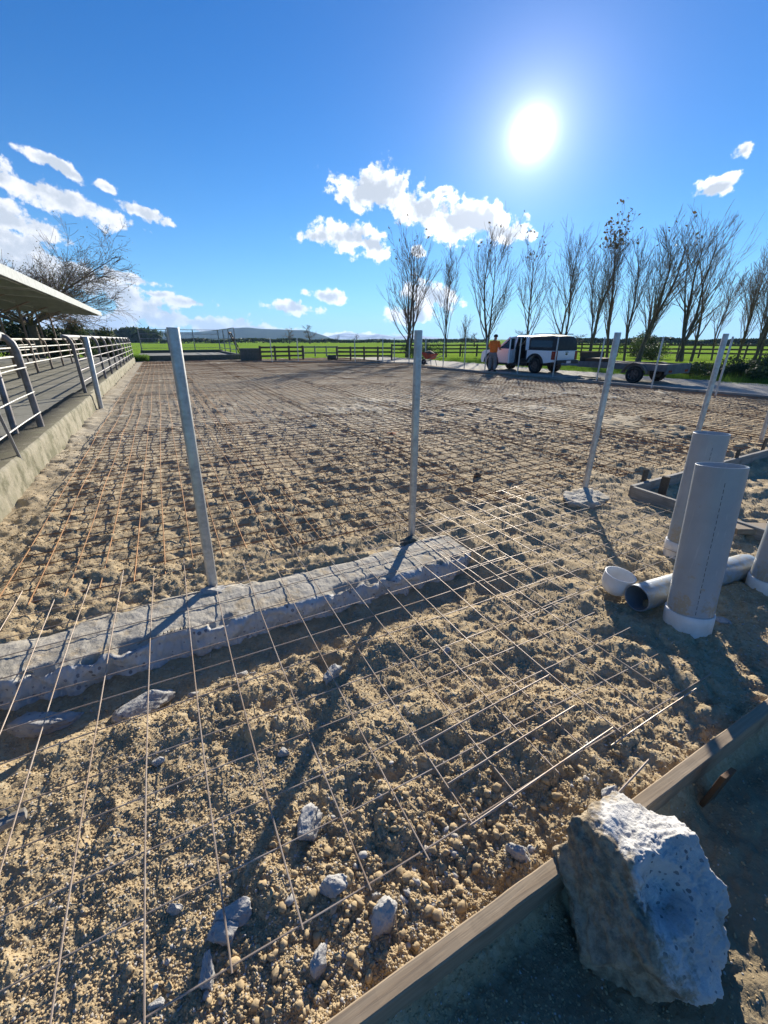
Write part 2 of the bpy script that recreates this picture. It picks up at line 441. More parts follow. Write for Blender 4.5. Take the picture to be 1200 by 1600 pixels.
M_bark = simple('bark', (0.13, 0.095, 0.07), 0.9, 0, col2=(0.08, 0.06, 0.045), scale=8, bmp=0.4)
M_twig = simple('twig', (0.24, 0.165, 0.115), 0.9, 0, col2=(0.15, 0.10, 0.07), scale=2)
M_white_paint = simple('white_paint', (0.88, 0.88, 0.88), 0.25, 0.0, var=0.04)
M_black = simple('black_plastic', (0.02, 0.02, 0.022), 0.6, 0, var=0.3)
M_rubber = simple('tyre_rubber', (0.018, 0.018, 0.018), 0.85, 0, var=0.3)
M_glass = simple('dark_glass', (0.02, 0.03, 0.035), 0.08, 0.0, var=0.1, spec=0.8)
M_rim = simple('wheel_rim', (0.10, 0.10, 0.105), 0.4, 0.6)
M_redl = simple('tail_light', (0.30, 0.012, 0.01), 0.2, 0)
M_orange = simple('hivis_orange', (1.0, 0.19, 0.012), 0.75, 0, var=0.2, scale=12)
M_grey_cloth = simple('grey_cloth', (0.26, 0.24, 0.24), 0.9, 0, var=0.3, scale=12)
M_skin = simple('skin', (0.42, 0.24, 0.16), 0.6, 0, var=0.15)
M_navy = simple('navy_cloth', (0.02, 0.022, 0.035), 0.9)
M_steel_grey = simple('grey_steel', (0.30, 0.31, 0.33), 0.55, 0.3, col2=(0.2, 0.2, 0.21), scale=4)
M_dsteel = simple('dull_steel', (0.15, 0.155, 0.165), 0.65, 0.2, col2=(0.10, 0.10, 0.105), scale=4)
M_red = simple('red_paint', (0.42, 0.05, 0.03), 0.5, 0.1, col2=(0.3, 0.05, 0.03))
def leaf_material(name, c1, c2, transl=0.35):
    m, g, b, co = mat(name)
    n = g.noise(co, 1.3, 4.0, 0.6)
    rnd = g.node('ShaderNodeNewGeometry').outputs['Random Per Island']
    c = g.mix(g.rng(g.m('ADD', g.m('MULTIPLY', n, 0.5), g.m('MULTIPLY', rnd, 0.5)), 0.25, 0.75), c1, c2)
    g.put(b.inputs['Base Color'], c); b.inputs['Roughness'].default_value = 0.6
    tr = g.node('ShaderNodeBsdfTranslucent'); g.put(tr.inputs[0], c)
    ms = g.node('ShaderNodeMixShader'); ms.inputs[0].default_value = transl
    g.l.new(b.outputs[0], ms.inputs[1]); g.l.new(tr.outputs[0], ms.inputs[2])
    g.l.new(ms.outputs[0], m.node_tree.nodes['Material Output'].inputs[0])
    return m
M_leaf = leaf_material('olive_leaf', (0.075, 0.095, 0.025), (0.12, 0.11, 0.035))
M_dleaf = leaf_material('dark_leaf', (0.03, 0.055, 0.018), (0.055, 0.085, 0.02))
M_bleaf = leaf_material('brown_leaf', (0.12, 0.075, 0.03), (0.09, 0.08, 0.03))
M_grassb = leaf_material('grass_blade', (0.10, 0.21, 0.02), (0.17, 0.27, 0.035), 0.45)

# ------------------------------------------------------------------ ground
def gh(x, y, detail=True):
    x = np.asarray(x, float); y = np.asarray(y, float)
    u = CP * x + SP * y; v = -SP * x + CP * y; r = np.sqrt(x * x + y * y)
    track = sstep(u, 15.7, 16.4)
    rough = 1.0 - 0.75 * track
    patch = 0.5 + fbm(x / 1.7, y / 1.7, 3, 5)
    z = 0.045 * fbm(x / 1.3, y / 1.3, 3, 1) + 0.030 * fbm(x / 0.26, y / 0.26, 5, 21, 0.55) * (0.5 + patch)
    crk = np.abs(fbm(x / 0.17, y / 0.17, 4, 33, 0.55)); crk2 = np.abs(fbm(x / 0.45, y / 0.45, 3, 35))
    bare = 0.35 + 0.9 * sstep(fbm(x / 0.8 + 5, y / 0.8, 3, 301), -0.18, 0.22)
    z = z + (0.056 * np.minimum(crk, 0.3) + 0.060 * np.minimum(crk2, 0.35)) * bare - 0.024
    # clods and heel marks
    cl = domes(x / 0.19, y / 0.19, 40, 0.55) * 0.19 * 0.32
    pits = domes(x / 0.34, y / 0.34, 70, 0.34, 0.12, 0.28) * 0.34 * 0.30
    z = z + cl * (0.35 + patch) - pits * (1.15 - 0.3 * patch)
    if detail:
        near = 1 - sstep(r, 5.0, 9.0)
        z = z + near * domes(x / 0.05, y / 0.05, 90, 0.28) * 0.05 * 0.40 * (0.15 + patch)
        near2 = 1 - sstep(r, 3.4, 5.0)
        z = z + near2 * domes(x / 0.020, y / 0.020, 130, 0.85) * 0.020 * 0.50
        z = z + 0.012 * fbm(x / 0.07, y / 0.07, 3, 61)
    z = z * rough * (1 - 0.42 * sstep(v, 5.0, 14.0)) * (1 - 0.08 * sstep(v, 2.1, 1.7))
    # level beds
    wob = 0.10 * fbm(u / 0.35, v / 0.35, 3, 200)
    front = sstep(v + wob * 0.4, 2.05, 1.9)           # loose fill in front of the footing
    z = z - 0.035 * (1 - sstep(v, 2.3, 2.7)) * sstep(2.2 - u, 0, 0.4)
    tr = sstep(v + wob, 1.70, 1.93) * (1 - sstep(v, 2.55, 2.66)) * (1 - sstep(u + wob, 1.80, 2.10))
    z = z * (1 - 0.55 * tr) - 0.125 * tr
    out = 1 - sstep(v, 0.36, 0.47)
    z = z * (1 - 0.45 * out) - 0.11 * out
    pit = sstep(u, 4.35, 4.55) * (1 - sstep(v, 2.4, 2.52))
    z = z - 0.05 * pit + 0.05 * pit * fbm(x / 0.5, y / 0.5, 3, 300)
    z = z - 0.02 * track
    return z

def build_ground():
    rr = 0.20 * (1.0060 ** np.arange(0, 960))
    rr = rr[rr < 62.0]
    fr = np.arange(-66, 66.001, 0.215)
    bk = np.arange(69, 291.001, 3.0)
    th = np.radians(np.concatenate([fr, bk]))
    Rr, Th = np.meshgrid(rr, th, indexing='ij')
    jr = 1 + 0.0022 * (h2(np.arange(Rr.size), np.arange(Rr.size) // 7, 3).reshape(Rr.shape) - 0.5)
    X = Rr * jr * np.sin(Th); Y = Rr * jr * np.cos(Th)
    Z = gh(X, Y)
    n, m = X.shape
    idx = np.arange(n * m).reshape(n, m)
    a = idx[:-1, :]; b = idx[1:, :]
    a2 = np.roll(a, -1, 1); b2 = np.roll(b, -1, 1)
    faces = np.stack([a, b, b2, a2], -1).reshape(-1, 4)
    U = CP * X + SP * Y; V = -SP * X + CP * Y
    edge = 0.5 * fbm(X / 1.5, Y / 1.5, 3, 400)
    keep = (U > -1.8) & (U < 20.6 + edge * 1.5) & (V < 39.0 + edge) & (V > -12)
    kf = keep.ravel()[faces].all(1)
    faces = faces[kf]
    used = np.zeros(n * m, bool); used[faces.ravel()] = True
    remap = np.cumsum(used) - 1
    P = np.stack([X, Y, Z], -1).reshape(-1, 3)[used]
    faces = remap[faces]
    # close the little hole below the camera
    ring = [remap[i] for i in idx[0] if used[i]]
    o = np_mesh('ground', P, faces[:, ::-1], M_soil, smooth=True)
    tag(o, 'rough sandy earth of the building site with clods and hollows', 'ground', kind='structure')
    mb = MB(); nn = 24
    mb.add([(0.21 * math.sin(2 * math.pi * k / nn), 0.21 * math.cos(2 * math.pi * k / nn), -0.16) for k in range(nn)], [tuple(range(nn))])
    o2 = mb.build('ground_patch', M_soil); tag(o2, 'small patch of earth at the photographer\'s feet', 'ground', kind='structure')
build_ground()

def ico(sub):
    bm = bmesh.new(); bmesh.ops.create_icosphere(bm, subdivisions=sub, radius=1.0)
    v = np.array([p.co[:] for p in bm.verts]); f = np.array([[q.index for q in fc.verts] for fc in bm.faces]); bm.free()
    return v, f
ICO1, ICO2 = ico(1), ico(2)
rng = np.random.default_rng(7)
def scatter_stones(name, pts, sizes, base, mt, label, smooth=False):
    v0, f0 = base; N = len(pts); nv = len(v0)
    an = rng.uniform(0, 2 * np.pi, N); ca, sa = np.cos(an), np.sin(an)
    sx = sizes * rng.uniform(0.7, 1.3, N); sy = sizes * rng.uniform(0.6, 1.0, N); sz = sizes * rng.uniform(0.5, 0.85, N)
    V = np.repeat(v0[None], N, 0) * (1 + rng.uniform(-0.30, 0.30, (N, nv, 1)))
    x = V[:, :, 0] * sx[:, None]; y = V[:, :, 1] * sy[:, None]; z = V[:, :, 2] * sz[:, None]
    P = np.stack([x * ca[:, None] - y * sa[:, None] + pts[:, 0:1], x * sa[:, None] + y * ca[:, None] + pts[:, 1:2],
                  z + pts[:, 2:3] + (sz * 0.25)[:, None]], -1).reshape(-1, 3)
    Fc = (f0[None] + (np.arange(N) * nv)[:, None, None]).reshape(-1, 3)
    o = np_mesh(name, P, Fc, mt, smooth=smooth)
    return tag(o, label, 'gravel', kind='stuff')
def pebble_material():
    m, g, b, co = mat('pebbles')
    rnd = g.node('ShaderNodeNewGeometry').outputs['Random Per Island']
    c = g.mix(rnd, (0.48, 0.36, 0.205), (0.37, 0.28, 0.16))
    c = g.mix(g.rng(rnd, 0.86, 0.90), c, (0.45, 0.43, 0.40))
    c = g.mix(g.rng(g.noise(co, 40.0, 4.0, 0.6), 0.4, 0.7, 0, 0.5), c, (0.26, 0.19, 0.11))
    g.put(b.inputs['Base Color'], c); b.inputs['Roughness'].default_value = 0.9
    bump(g, b, g.noise(co, 180.0, 3.0, 0.6), 0.4, 0.003)
    return m
M_peb = pebble_material()
def build_gravel():
    N = 165000
    r = 0.35 * (9.0 / 0.35) ** rng.random(N); th = rng.uniform(-1.2, 1.2, N)
    x, y = r * np.sin(th), r * np.cos(th)
    u = CP * x + SP * y; v = -SP * x + CP * y
    mask = fbm(x / 0.5, y / 0.5, 3, 77) + 0.5
    pr = np.where(v < 0.42, 0.12, 0.30 + 0.8 * mask + 0.35 * (r < 1.9))
    pr = np.where((v > 2.2) & (v < 2.75) & (u < 2), 0.05, pr)
    k = (rng.random(N) < pr) & (u > -1.6)
    x, y, r = x[k], y[k], r[k]
    s = 0.0022 + 0.0036 * rng.random(len(x)) ** 3 + 0.0007 * r
    scatter_stones('fine_gravel', np.stack([x, y, gh(x, y)], -1), s, ICO1, M_peb, 'fine crumbs of sandy gravel lying over the earth')
    N = 5200
    r = 0.45 * (6.0 / 0.45) ** rng.random(N); th = rng.uniform(-1.2, 1.2, N)
    x, y = r * np.sin(th), r * np.cos(th); u = CP * x + SP * y; v = -SP * x + CP * y
    heap = np.exp(-((u - 0.45) / 0.55) ** 2 - ((v - 0.62) / 0.15) ** 2)
    mask = fbm(x / 0.4, y / 0.4, 3, 177) + 0.5
    k = rng.random(N) < np.clip(0.02 * mask + 0.6 * heap + np.where(v < .4, .03, 0), 0, 1)
    x, y = x[k], y[k]; heap = heap[k]
    s = 0.0042 + (0.002 + 0.009 * heap) * rng.random(len(x)) ** 2.0
    scatter_stones('coarse_gravel', np.stack([x, y, gh(x, y)], -1), s, ICO1, M_peb, 'rounded brown stones heaped loosely along the timber board')
    N = 900
    x = rng.normal(0, 1, N); u = 0.42 + 0.42 * rng.normal(0, 1, N); v = 0.66 + 0.15 * rng.normal(0, 1, N)
    k = (v > 0.5); u, v = u[k], v[k]; x = CP * u - SP * v; y = SP * u + CP * v
    s = 0.006 + 0.011 * rng.random(len(x)) ** 2.4
    scatter_stones('loose_pebbles', np.stack([x, y, gh(x, y) + 0.003], -1), s, ICO2, M_peb, 'bigger loose pebbles spilling against the front timber board')
build_gravel()

# field to the horizon
def field_material():
    m, g, b, co = mat('pasture')
    mp = g.node('ShaderNodeMapping'); g.l.new(co, mp.inputs[0]); mp.inputs['Scale'].default_value = (0.25, 1.0, 1.0)
    n = g.noise(mp.outputs[0], 0.10, 6.0, 0.65); n2 = g.noise(co, 1.5, 5.0, 0.7)
    c = g.mix(g.rng(n, 0.35, 0.65), (0.27, 0.42, 0.045), (0.19, 0.33, 0.04))
    c = g.mix(g.rng(n2, 0.4, 0.75, 0, 0.6), c, (0.31, 0.36, 0.08))
    g.put(b.inputs['Base Color'], c); b.inputs['Roughness'].default_value = 0.9; b.inputs['Specular IOR Level'].default_value = 0.0
    bump(g, b, g.noise(co, 6.0, 5.0, 0.7), 1.0, 0.15)
    return m
M_field = field_material()
def build_field():
    rr = np.concatenate([[0.0], np.geomspace(6, 3900, 70)]); th = np.linspace(0, 2 * np.pi, 145)[:-1]
    Rr, Th = np.meshgrid(rr, th, indexing='ij'); X, Y = Rr * np.sin(Th), Rr * np.cos(Th)
    Z = -0.16 - 0.9 * (1 - sstep(Rr, 13.0, 20.0))
    n, m = X.shape; idx = np.arange(n * m).reshape(n, m); a, b = idx[:-1], idx[1:]
    f = np.stack([a, np.roll(a, -1, 1), np.roll(b, -1, 1), b], -1).reshape(-1, 4)
    o = np_mesh('field', np.stack([X, Y, Z], -1).reshape(-1, 3), f, M_field, smooth=True)
    tag(o, 'flat green pasture reaching to the horizon', 'field', kind='structure')
build_field()

def ridge(name, prof, Y, depth, mt, label, seed):
    """hill range: prof = (photo x, photo y) of the skyline, at distance Y"""
    xs = np.linspace(prof[0][0], prof[-1][0], 160)
    ys = np.interp(xs, [p[0] for p in prof], [p[1] for p in prof])
    ys = ys + 1.3 * fbm(xs / 22.0, xs * 0, 4, seed)
    V, Fc = [], []
    for j, (t, hgt) in enumerate([(-0.5, 0.0), (-0.3, 0.35), (-0.12, 0.75), (0, 1.0), (0.25, 0.6), (0.6, 0.0)]):
        for i, x in enumerate(xs):
            top = far(x, ys[i], Y)
            h = max(0.5, top.z + 2)
            jit = 1 + 0.25 * float(fbm(np.array([x / 9.0]), np.array([j * 1.7]), 3, seed + 5)[0]) * (0 if hgt in (0, 1.0) else 1)
            V.append((top.x * (1 + t * depth / Y), Y + t * depth, -2 + h * hgt * jit))
    n = len(xs)
    for j in range(5):
        for i in range(n - 1):
            Fc.append((j * n + i, j * n + i + 1, (j + 1) * n + i + 1, (j + 1) * n + i))
    o = np_mesh(name, np.array(V), np.array(Fc), mt, smooth=True)
    return tag(o, label, 'hills', kind='structure')
M_hill = simple('hill_bush', (0.035, 0.060, 0.050), 0.95, col2=(0.055, 0.075, 0.05), scale=0.02, spec=0.0)
M_snow = simple('snow', (0.80, 0.82, 0.86), 0.8, col2=(0.35, 0.38, 0.42), scale=0.012, spec=0.0)
ridge('hills', [(-250, 515), (60, 519), (150, 516), (235, 517), (300, 519), (370, 513), (385, 512), (440, 515), (480, 516), (505, 524), (525, 531)], 1800, 700, M_hill, 'long bush covered hill range on the left horizon', 3)
ridge('snow_mountains', [(490, 530), (520, 524), (540, 521), (565, 524), (590, 522), (615, 526), (650, 524), (700, 529), (760, 531)], 3300, 700, M_snow, 'low snow covered mountains on the horizon', 11)

# ------------------------------------------------------------------ footing, kerb, yard
def build_footing():
    us = np.linspace(-1.65, 1.96, 700)
    prof = [(2.73, -0.12, 0)] + [(v, 0.012, 0) for v in np.linspace(2.71, 2.26, 34)] + [(2.235, 0.0, 1)] + [(2.23, z, 1) for z in np.linspace(-0.02, -0.26, 20)]
    V = []; n = len(prof)
    for i, u in enumerate(us):
        edge_in = 0.10 * max(0, float(fbm(np.array([u / 0.25]), np.array([0.3]), 3, 9)[0])) + 0.024 * float(fbm(np.array([u / 0.06]), np.array([2.3]), 2, 19)[0])
        for k, (v, z, fr) in enumerate(prof):
            V.append((u, v + (edge_in if v < 2.3 else 0), z))
    V = np.array(V); u, v, z = V[:, 0].copy(), V[:, 1].copy(), V[:, 2].copy()
    isf = np.tile(np.array([p[2] for p in prof]), len(us)) > 0
    top = ~isf & (z > -0.1)
    z = z + np.where(top, 0.005 * fbm(u / 0.3, v / 0.2, 3, 31) + 0.006 * fbm(u / 0.05, v / 0.05, 5, 33, 0.65), 0)
    brk = sstep(fbm(u / 0.22, v / 0.12, 4, 37), 0.05, 0.35)
    z = z - np.where(top, 0.035 * brk * sstep(2.36 - v, 0, 0.1), 0)
    z = z - np.where(top, 0.035 * sstep(v - 2.60 + 0.12 * fbm(u / 0.3, v / 0.3, 3, 39), 0, 0.12), 0)   # earth laps over its back edge
    v = v + np.where(isf, 0.055 * fbm(u / 0.14, z / 0.13, 6, 35, 0.62) + 0.014 * fbm(u / 0.03, z / 0.03, 2, 36), 0)
    P = np.stack([CP * u - SP * v, SP * u + CP * v, z], -1)
    N = len(us); idx = np.arange(N * n).reshape(N, n)
    f = np.stack([idx[:-1, :-1], idx[1:, :-1], idx[1:, 1:], idx[:-1, 1:]], -1).reshape(-1, 4)
    nv = len(P); org = np.array(W(0.2, 2.5, 0))
    me_faces = f[:, ::-1]
    o = np_mesh('concrete_footing', P - org, me_faces, [M_foot, M_footface], smooth=True, loc=Vector(org))
    mi = np.array([1 if isf[q[0]] or isf[q[2]] else 0 for q in me_faces], np.int32)
    o.data.polygons.foreach_set('material_index', mi)
    # end cap
    e0 = [Vector(P[-n + k]) for k in range(n)]
    cap = MB(); cap.add(e0, [tuple(range(n))])
    cap.build('broken_end', M_footface, o, org=org)
    tag(o, 'old concrete footing strip with a broken aggregate face below the nearest poles', 'concrete footing')
build_footing()

def gcurve(p0, p1, n): return [p0.lerp(p1, i / n) for i in range(n + 1)]
def wall_strip(name, u0, u1, v0, v1, z0, z1, mt, label, cat, seed, joints=0.6, slope=0.0):
    """cast block kerb: rounded weathered arris with joint grooves"""
    nv = int((v1 - v0) / 0.035) + 1; vs = np.linspace(v0, v1, nv)
    prof = [(u1, z0)] + [(u1 - slope * t, z0 + (z1 - z0) * t) for t in np.linspace(0.1, 0.93, 7)] + [(u1 - slope - 0.02, z1), ((u0 + u1) / 2, z1), (u0, z1), (u0, z0)]
    n = len(prof); U = np.tile([p[0] for p in prof], (nv, 1)); Z = np.tile([p[1] for p in prof], (nv, 1)); Vv = np.tile(vs[:, None], (1, n))
    face = (np.arange(n) < 9)[None]
    U = U + face * (0.006 * fbm(Vv / 0.6, Z / 0.3, 3, seed) + 0.005 * fbm(Vv / 0.05, Z / 0.05, 3, seed + 1))
    if joints: U = U - face * 0.014 * (np.abs((Vv / joints) % 1 - 0.5) < 0.03)
    Z = Z + ((Z > z1 - 0.03) * 0.014 * fbm(Vv / 0.4, U / 0.4, 3, seed + 2))
    X = CP * U - SP * Vv; Y = SP * U + CP * Vv
    org = W((u0 + u1) / 2, (v0 + v1) / 2, z0)
    P = np.stack([X, Y, Z], -1).reshape(-1, 3) - np.array(org)
    idx = np.arange(nv * n).reshape(nv, n)
    f = np.stack([idx[:-1, :-1], idx[:-1, 1:], idx[1:, 1:], idx[1:, :-1]], -1).reshape(-1, 4)
    o = np_mesh(name, P, f, mt, smooth=False, loc=org)
    return tag(o, label, cat)
KU, KZ = -1.65, 0.35
wall_strip('yard_kerb', -2.15, KU, 1.0, 13.15, -0.2, KZ, M_kerb, 'nearer weathered concrete block kerb retaining the cattle yard', 'kerb', 500, 0.62, 0.03)
wall_strip('yard_kerb', -2.15, KU - 0.12, 13.15, 38.6, -0.2, KZ - 0.02, M_kerb, 'farther lighter stretch of concrete kerb running to the end of the yard', 'kerb', 540, 2.4, 0.03)
def build_yard():
    us = np.linspace(-30, -2.1, 120); vs = np.linspace(1.0, 40, 160)
    U, Vv = np.meshgrid(us, vs, indexing='ij')
    Z = 0.315 + 0.012 * fbm(U / 2, Vv / 2, 3, 610)
    P = np.stack([CP * U - SP * Vv, SP * U + CP * Vv, Z], -1).reshape(-1, 3)
    n, m = U.shape; idx = np.arange(n * m).reshape(n, m)
    f = np.stack([idx[:-1, :-1], idx[1:, :-1], idx[1:, 1:], idx[:-1, 1:]], -1).reshape(-1, 4)
    mt, g, b, co = mat('yard_floor')
    mp = g.node('ShaderNodeMapping'); g.l.new(co, mp.inputs[0]); mp.inputs['Rotation'].default_value = (0, 0, -PHI)
    br = g.node('ShaderNodeTexBrick', offset=0.0); g.l.new(mp.outputs[0], br.inputs['Vector'])
    br.inputs['Scale'].default_value = 1.0; br.inputs['Brick Width'].default_value = 1.4; br.inputs['Row Height'].default_value = 1.4
    br.inputs['Mortar Size'].default_value = 0.012; br.inputs['Color1'].default_value = (0.30, 0.29, 0.245, 1); br.inputs['Color2'].default_value = (0.255, 0.25, 0.21, 1)
    br.inputs['Mortar'].default_value = (0.10, 0.10, 0.08, 1)
    n1 = g.noise(co, 1.2, 6.0, 0.7)
    c = g.mix(g.rng(n1, 0.42, 0.66, 0, 0.75), br.outputs[0], (0.15, 0.145, 0.11))
    g.put(b.inputs['Base Color'], c); b.inputs['Roughness'].default_value = 0.75
    bump(g, b, g.noise(co, 14.0, 5.0, 0.6), 0.4, 0.01)
    o = np_mesh('yard_floor', P, f, mt, smooth=True)
    tag(o, 'concrete floor of the raised cattle yard', 'yard floor', kind='structure')
build_yard()

# pipe fence on the kerb
def bent_post(mb, u, v, zb, zt, inward, r=0.04, n=8):
    pts = [W(u, v, zb - 0.1), W(u, v, zt - 0.20), W(u - inward * 0.14, v, zt - 0.09), W(u - inward * 0.48, v, zt - 0.02), W(u - inward, v, zt)]
    mb.tube(pts, r, n)
def build_kerb_fence():
    org = W(-1.85, 20, KZ)
    root = empty('pipe_fence', org)
    tag(root, 'grey pipe fence with bent post tops standing along the farther yard kerb', 'fence')
    vs = [12.9 + 2.45 * k for k in range(11)]
    for v in vs:
        mb = MB(); bent_post(mb, -1.85, v, KZ, 1.66, 0.16, 0.040); mb.build('post', M_pipefence, root, org, True)
    mb = MB(); mb.tube([W(-2.01, v, 1.66) for v in np.linspace(12.9, 38.4, 12)], 0.045, 10); mb.build('top_rail', M_palepipe, root, org, True)
    for z in (0.62, 0.88, 1.12, 1.36):
        mb = MB(); mb.tube([W(-1.84, v, z) for v in np.linspace(12.9, 38.4, 12)], 0.018, 6); mb.build('rail', M_pipefence, root, org, True)
    org = W(-1.85, 6, KZ)
    root = empty('pipe_fence', org)
    tag(root, 'nearer pipe fence with a thick pale top rail ending at the gateway', 'fence')
    for v in (1.4, 3.7, 5.9, 8.1):
        mb = MB(); bent_post(mb, -1.85, v, KZ, 1.64, 0.16, 0.046, 12); mb.build('post', M_pipefence, root, org, True)
    mb = MB(); mb.tube([W(-2.01, v, 1.64) for v in np.linspace(1.0, 8.25, 5)], 0.06, 14); mb.build('top_rail', M_palepipe, root, org, True)
    for z in (0.55, 0.85, 1.2):
        mb = MB(); mb.tube([W(-1.80, v, z + 0.02 * math.sin(v)) for v in np.linspace(1.4, 8.1, 9)], 0.009, 6); mb.build('wire', M_palepipe, root, org, True)
    # braces on the last post, and an inner leg
    mb = MB(); mb.tube([W(-2.05, 7.6, KZ - 0.05), W(-2.05, 7.75, 1.40), W(-2.06, 8.0, 1.60)], 0.04, 10); mb.build('brace', M_pipefence, root, org, True)
build_kerb_fence()
def inner_fence(u, v0, v1, step, zt, nrail, label, post_mat, rail_mat):
    org = W(u, (v0 + v1) / 2, 0.32)
    root = empty('pipe_fence', org); tag(root, label, 'fence')
    v = v0
    while v <= v1 + 0.01:
        mb = MB(); bent_post(mb, u, v, 0.32, zt, 0.2, 0.045); mb.build('post', post_mat, root, org, True); v += step
    for k in range(nrail):
        z = 0.75 + (zt - 0.75) * k / (nrail - 1)
        mb = MB(); mb.tube([W(u - (0.2 if k == nrail - 1 else 0.0), q, z) for q in (v0, (v0 + v1) / 2, v1)], 0.035 if k == nrail - 1 else 0.028, 8)
        mb.build('rail', rail_mat, root, org, True)
inner_fence(-4.6, 8.5, 36, 2.75, 1.60, 4, 'row of pale cattle rails in the yard just inside the kerb fence', M_browpost, M_palepipe)
inner_fence(-7.2, 8.5, 36, 2.75, 1.55, 4, 'second row of cattle rails under the shed roof', M_browpost, M_palepipe)
inner_fence(-10.2, 8.5, 34, 3.1, 1.60, 3, 'third row of cattle rails deepest below the shed roof', M_browpost, M_palepipe)
mb = MB()
for k in range(5): mb.tube([W(-1.9 - 0.68 * k, 24.0, 0.30), W(-1.9 - 0.68 * k, 24.0, 1.5)], 0.03, 8)
# thin leaning rod on the kerb
p0, p1 = at(47, 747, 0.02), far(-25, 600, 4.35)
mb = MB(); mb.tube([p0 + Vector((0, 0, -0.05)), p0.lerp(p1, 0.5), p1], 0.016, 10)
o = mb.build('leaning_rod', M_steel_grey, None, p0, True, own=True); tag(o, 'thin grey green rod leaning against the near end of the kerb', 'rod')

def build_shed():
    org = W(-3.0, 20, 0.32)
    root = empty('yard_shed', org)
    tag(root, 'open sided cattle shed with a long pale roof edge on thin posts', 'shed')
    v0, v1, ue, ub, ze = 1.0, 34.6, -3.0, -13.5, 3.16
    zb = ze + 0.55
    # corrugated sheet
    n = 230; V = []; F = []
    vs = np.linspace(v0, v1, n)
    for i, v in enumerate(vs):
        dz = 0.02 * math.sin(v * 2 * math.pi / 0.45)
        V += [W(ue, v, ze + dz), W(ub, v, zb + dz)]
    for i in range(n - 1): F.append((2 * i, 2 * i + 2, 2 * i + 3, 2 * i + 1))
    mb = MB().add(V, F); mb.build('roof', M_roof, root, org)
    mb = MB(); mb.box(W(ue + 0.03, (v0 + v1) / 2, ze - 0.06), (0.05, v1 - v0, 0.26), Matrix.Rotation(PHI, 3, 'Z')); mb.build('fascia', M_fascia, root, org, bevel=0.01)
    for v in np.arange(3.0, 34.5, 3.4):
        mb = MB(); a, b = W(ue - 0.05, v, ze - 0.12), W(ub, v, zb - 0.12); mb.box((a + b) / 2, ((b - a).length, 0.07, 0.18), ribbon_mat(b - a)); mb.build('rafter', M_roof, root, org)
        mb = MB(); mb.tube([W(-5.6, v + 0.2, 0.3), W(-5.6, v + 0.2, ze + 0.05)], 0.05, 10); mb.build('post', M_browpost, root, org, True)
        mb = MB(); mb.tube([W(-5.6, v + 0.2, 2.55), W(-4.3, v + 0.2, ze - 0.05)], 0.03, 8); mb.build('brace', M_browpost, root, org, True)
    for uu in (-3.2, -5.6, -8.5, -11.5):
        mb = MB(); zz = ze + 0.55 * (uu - ue) / (ub - ue) - 0.09; mb.box(W(uu, (v0 + v1) / 2, zz), (0.06, v1 - v0, 0.12), Matrix.Rotation(PHI, 3, 'Z')); mb.build('purlin', M_roof, root, org)
    mb = MB(); mb.box(W(-13.4, (v0 + v1) / 2, 1.6), (0.1, v1 - v0, 2.6), Matrix.Rotation(PHI, 3, 'Z')); mb.build('wall', M_darkboard, root, org)
build_shed()

# raised block yard at the far end
def build_far_yard():
    org = W(2.0, 42, 0)
    root = empty('far_pen', org); tag(root, 'raised concrete pen with tall pipe rails at the far end of the site', 'stock pen')
    Rz = Matrix.Rotation(PHI, 3, 'Z')
    mb = MB(); mb.box(W(2.2, 39.3, 0.12), (7.9, 0.35, 0.56), Rz); mb.box(W(2.2, 51.0, 0.25), (7.9, 0.35, 0.62), Rz); mb.box(W(5.97, 45.2, 0.2), (0.35, 11.3, 0.5), Rz)
    mb.build('kerb', M_darkc, root, org, bevel=0.03)
    mb = MB(); mb.box(W(2.0, 45.1, 0.05), (7.6, 11.2, 0.5), Rz); mb.build('slab', M_yard, root, org)
    for u in (-1.6, 0.9, 3.4, 5.9):
        mb = MB(); mb.tube([W(u, 51.0, 0.3), W(u, 51.0, 2.55)], 0.05, 8); mb.build('post', M_steel_grey, root, org, True)
    for v in (40, 43.6, 47.2):
        mb = MB(); mb.tube([W(5.95, v, 0.2), W(5.95, v, 2.45)], 0.045, 8); mb.build('post', M_steel_grey, root, org, True)
    for k, z in enumerate((0.75, 1.2, 1.65, 2.1, 2.5)):
        mb = MB(); mb.tube([W(-1.6, 51.0, z), W(5.9, 51.0, z)], 0.035 if k == 4 else 0.022, 6); mb.build('rail', M_steel_grey, root, org, True)
        if k != 3:
            mb = MB(); mb.tube([W(5.95, 40, z), W(5.95, 51.0, z)], 0.03, 6); mb.build('rail', M_steel_grey, root, org, True)
    # leaning steel gate
    a = W(6.4, 40.2, 0.0); b = W(5.6, 40.6, 2.15); c = W(6.9, 42.6, 0.0); d = W(6.1, 43.0, 2.15)
    g0 = empty('leaning_gate', a); tag(g0, 'rusty steel gate leaning against the right end of the far pen', 'gate')
    mb = MB(); mb.tube([a, b], 0.05, 8).tube([c, d], 0.05, 8).tube([b, d], 0.05, 8).tube([a, c], 0.05, 8); mb.build('frame', M_peg, g0, a, True)
    mb = MB()
    for t in (0.2, 0.4, 0.6, 0.8): mb.tube([a.lerp(b, t), c.lerp(d, t)], 0.025, 6)
    mb.build('bars', M_peg, g0, a, True)
build_far_yard()
def build_low_walls():
    Rz = Matrix.Rotation(PHI, 3, 'Z')
    p = at(393, 563)
    mb = MB(); mb.box(p + Vector((0, 0, 0.45)), (1.6, 0.5, 0.95), Matrix.Rotation(R(5), 3, 'Z')); o = mb.build('block_wall', M_darkc, None, p, bevel=0.04, own=True)
    tag(o, 'short dark concrete block wall beside the far pen', 'wall')
build_low_walls()

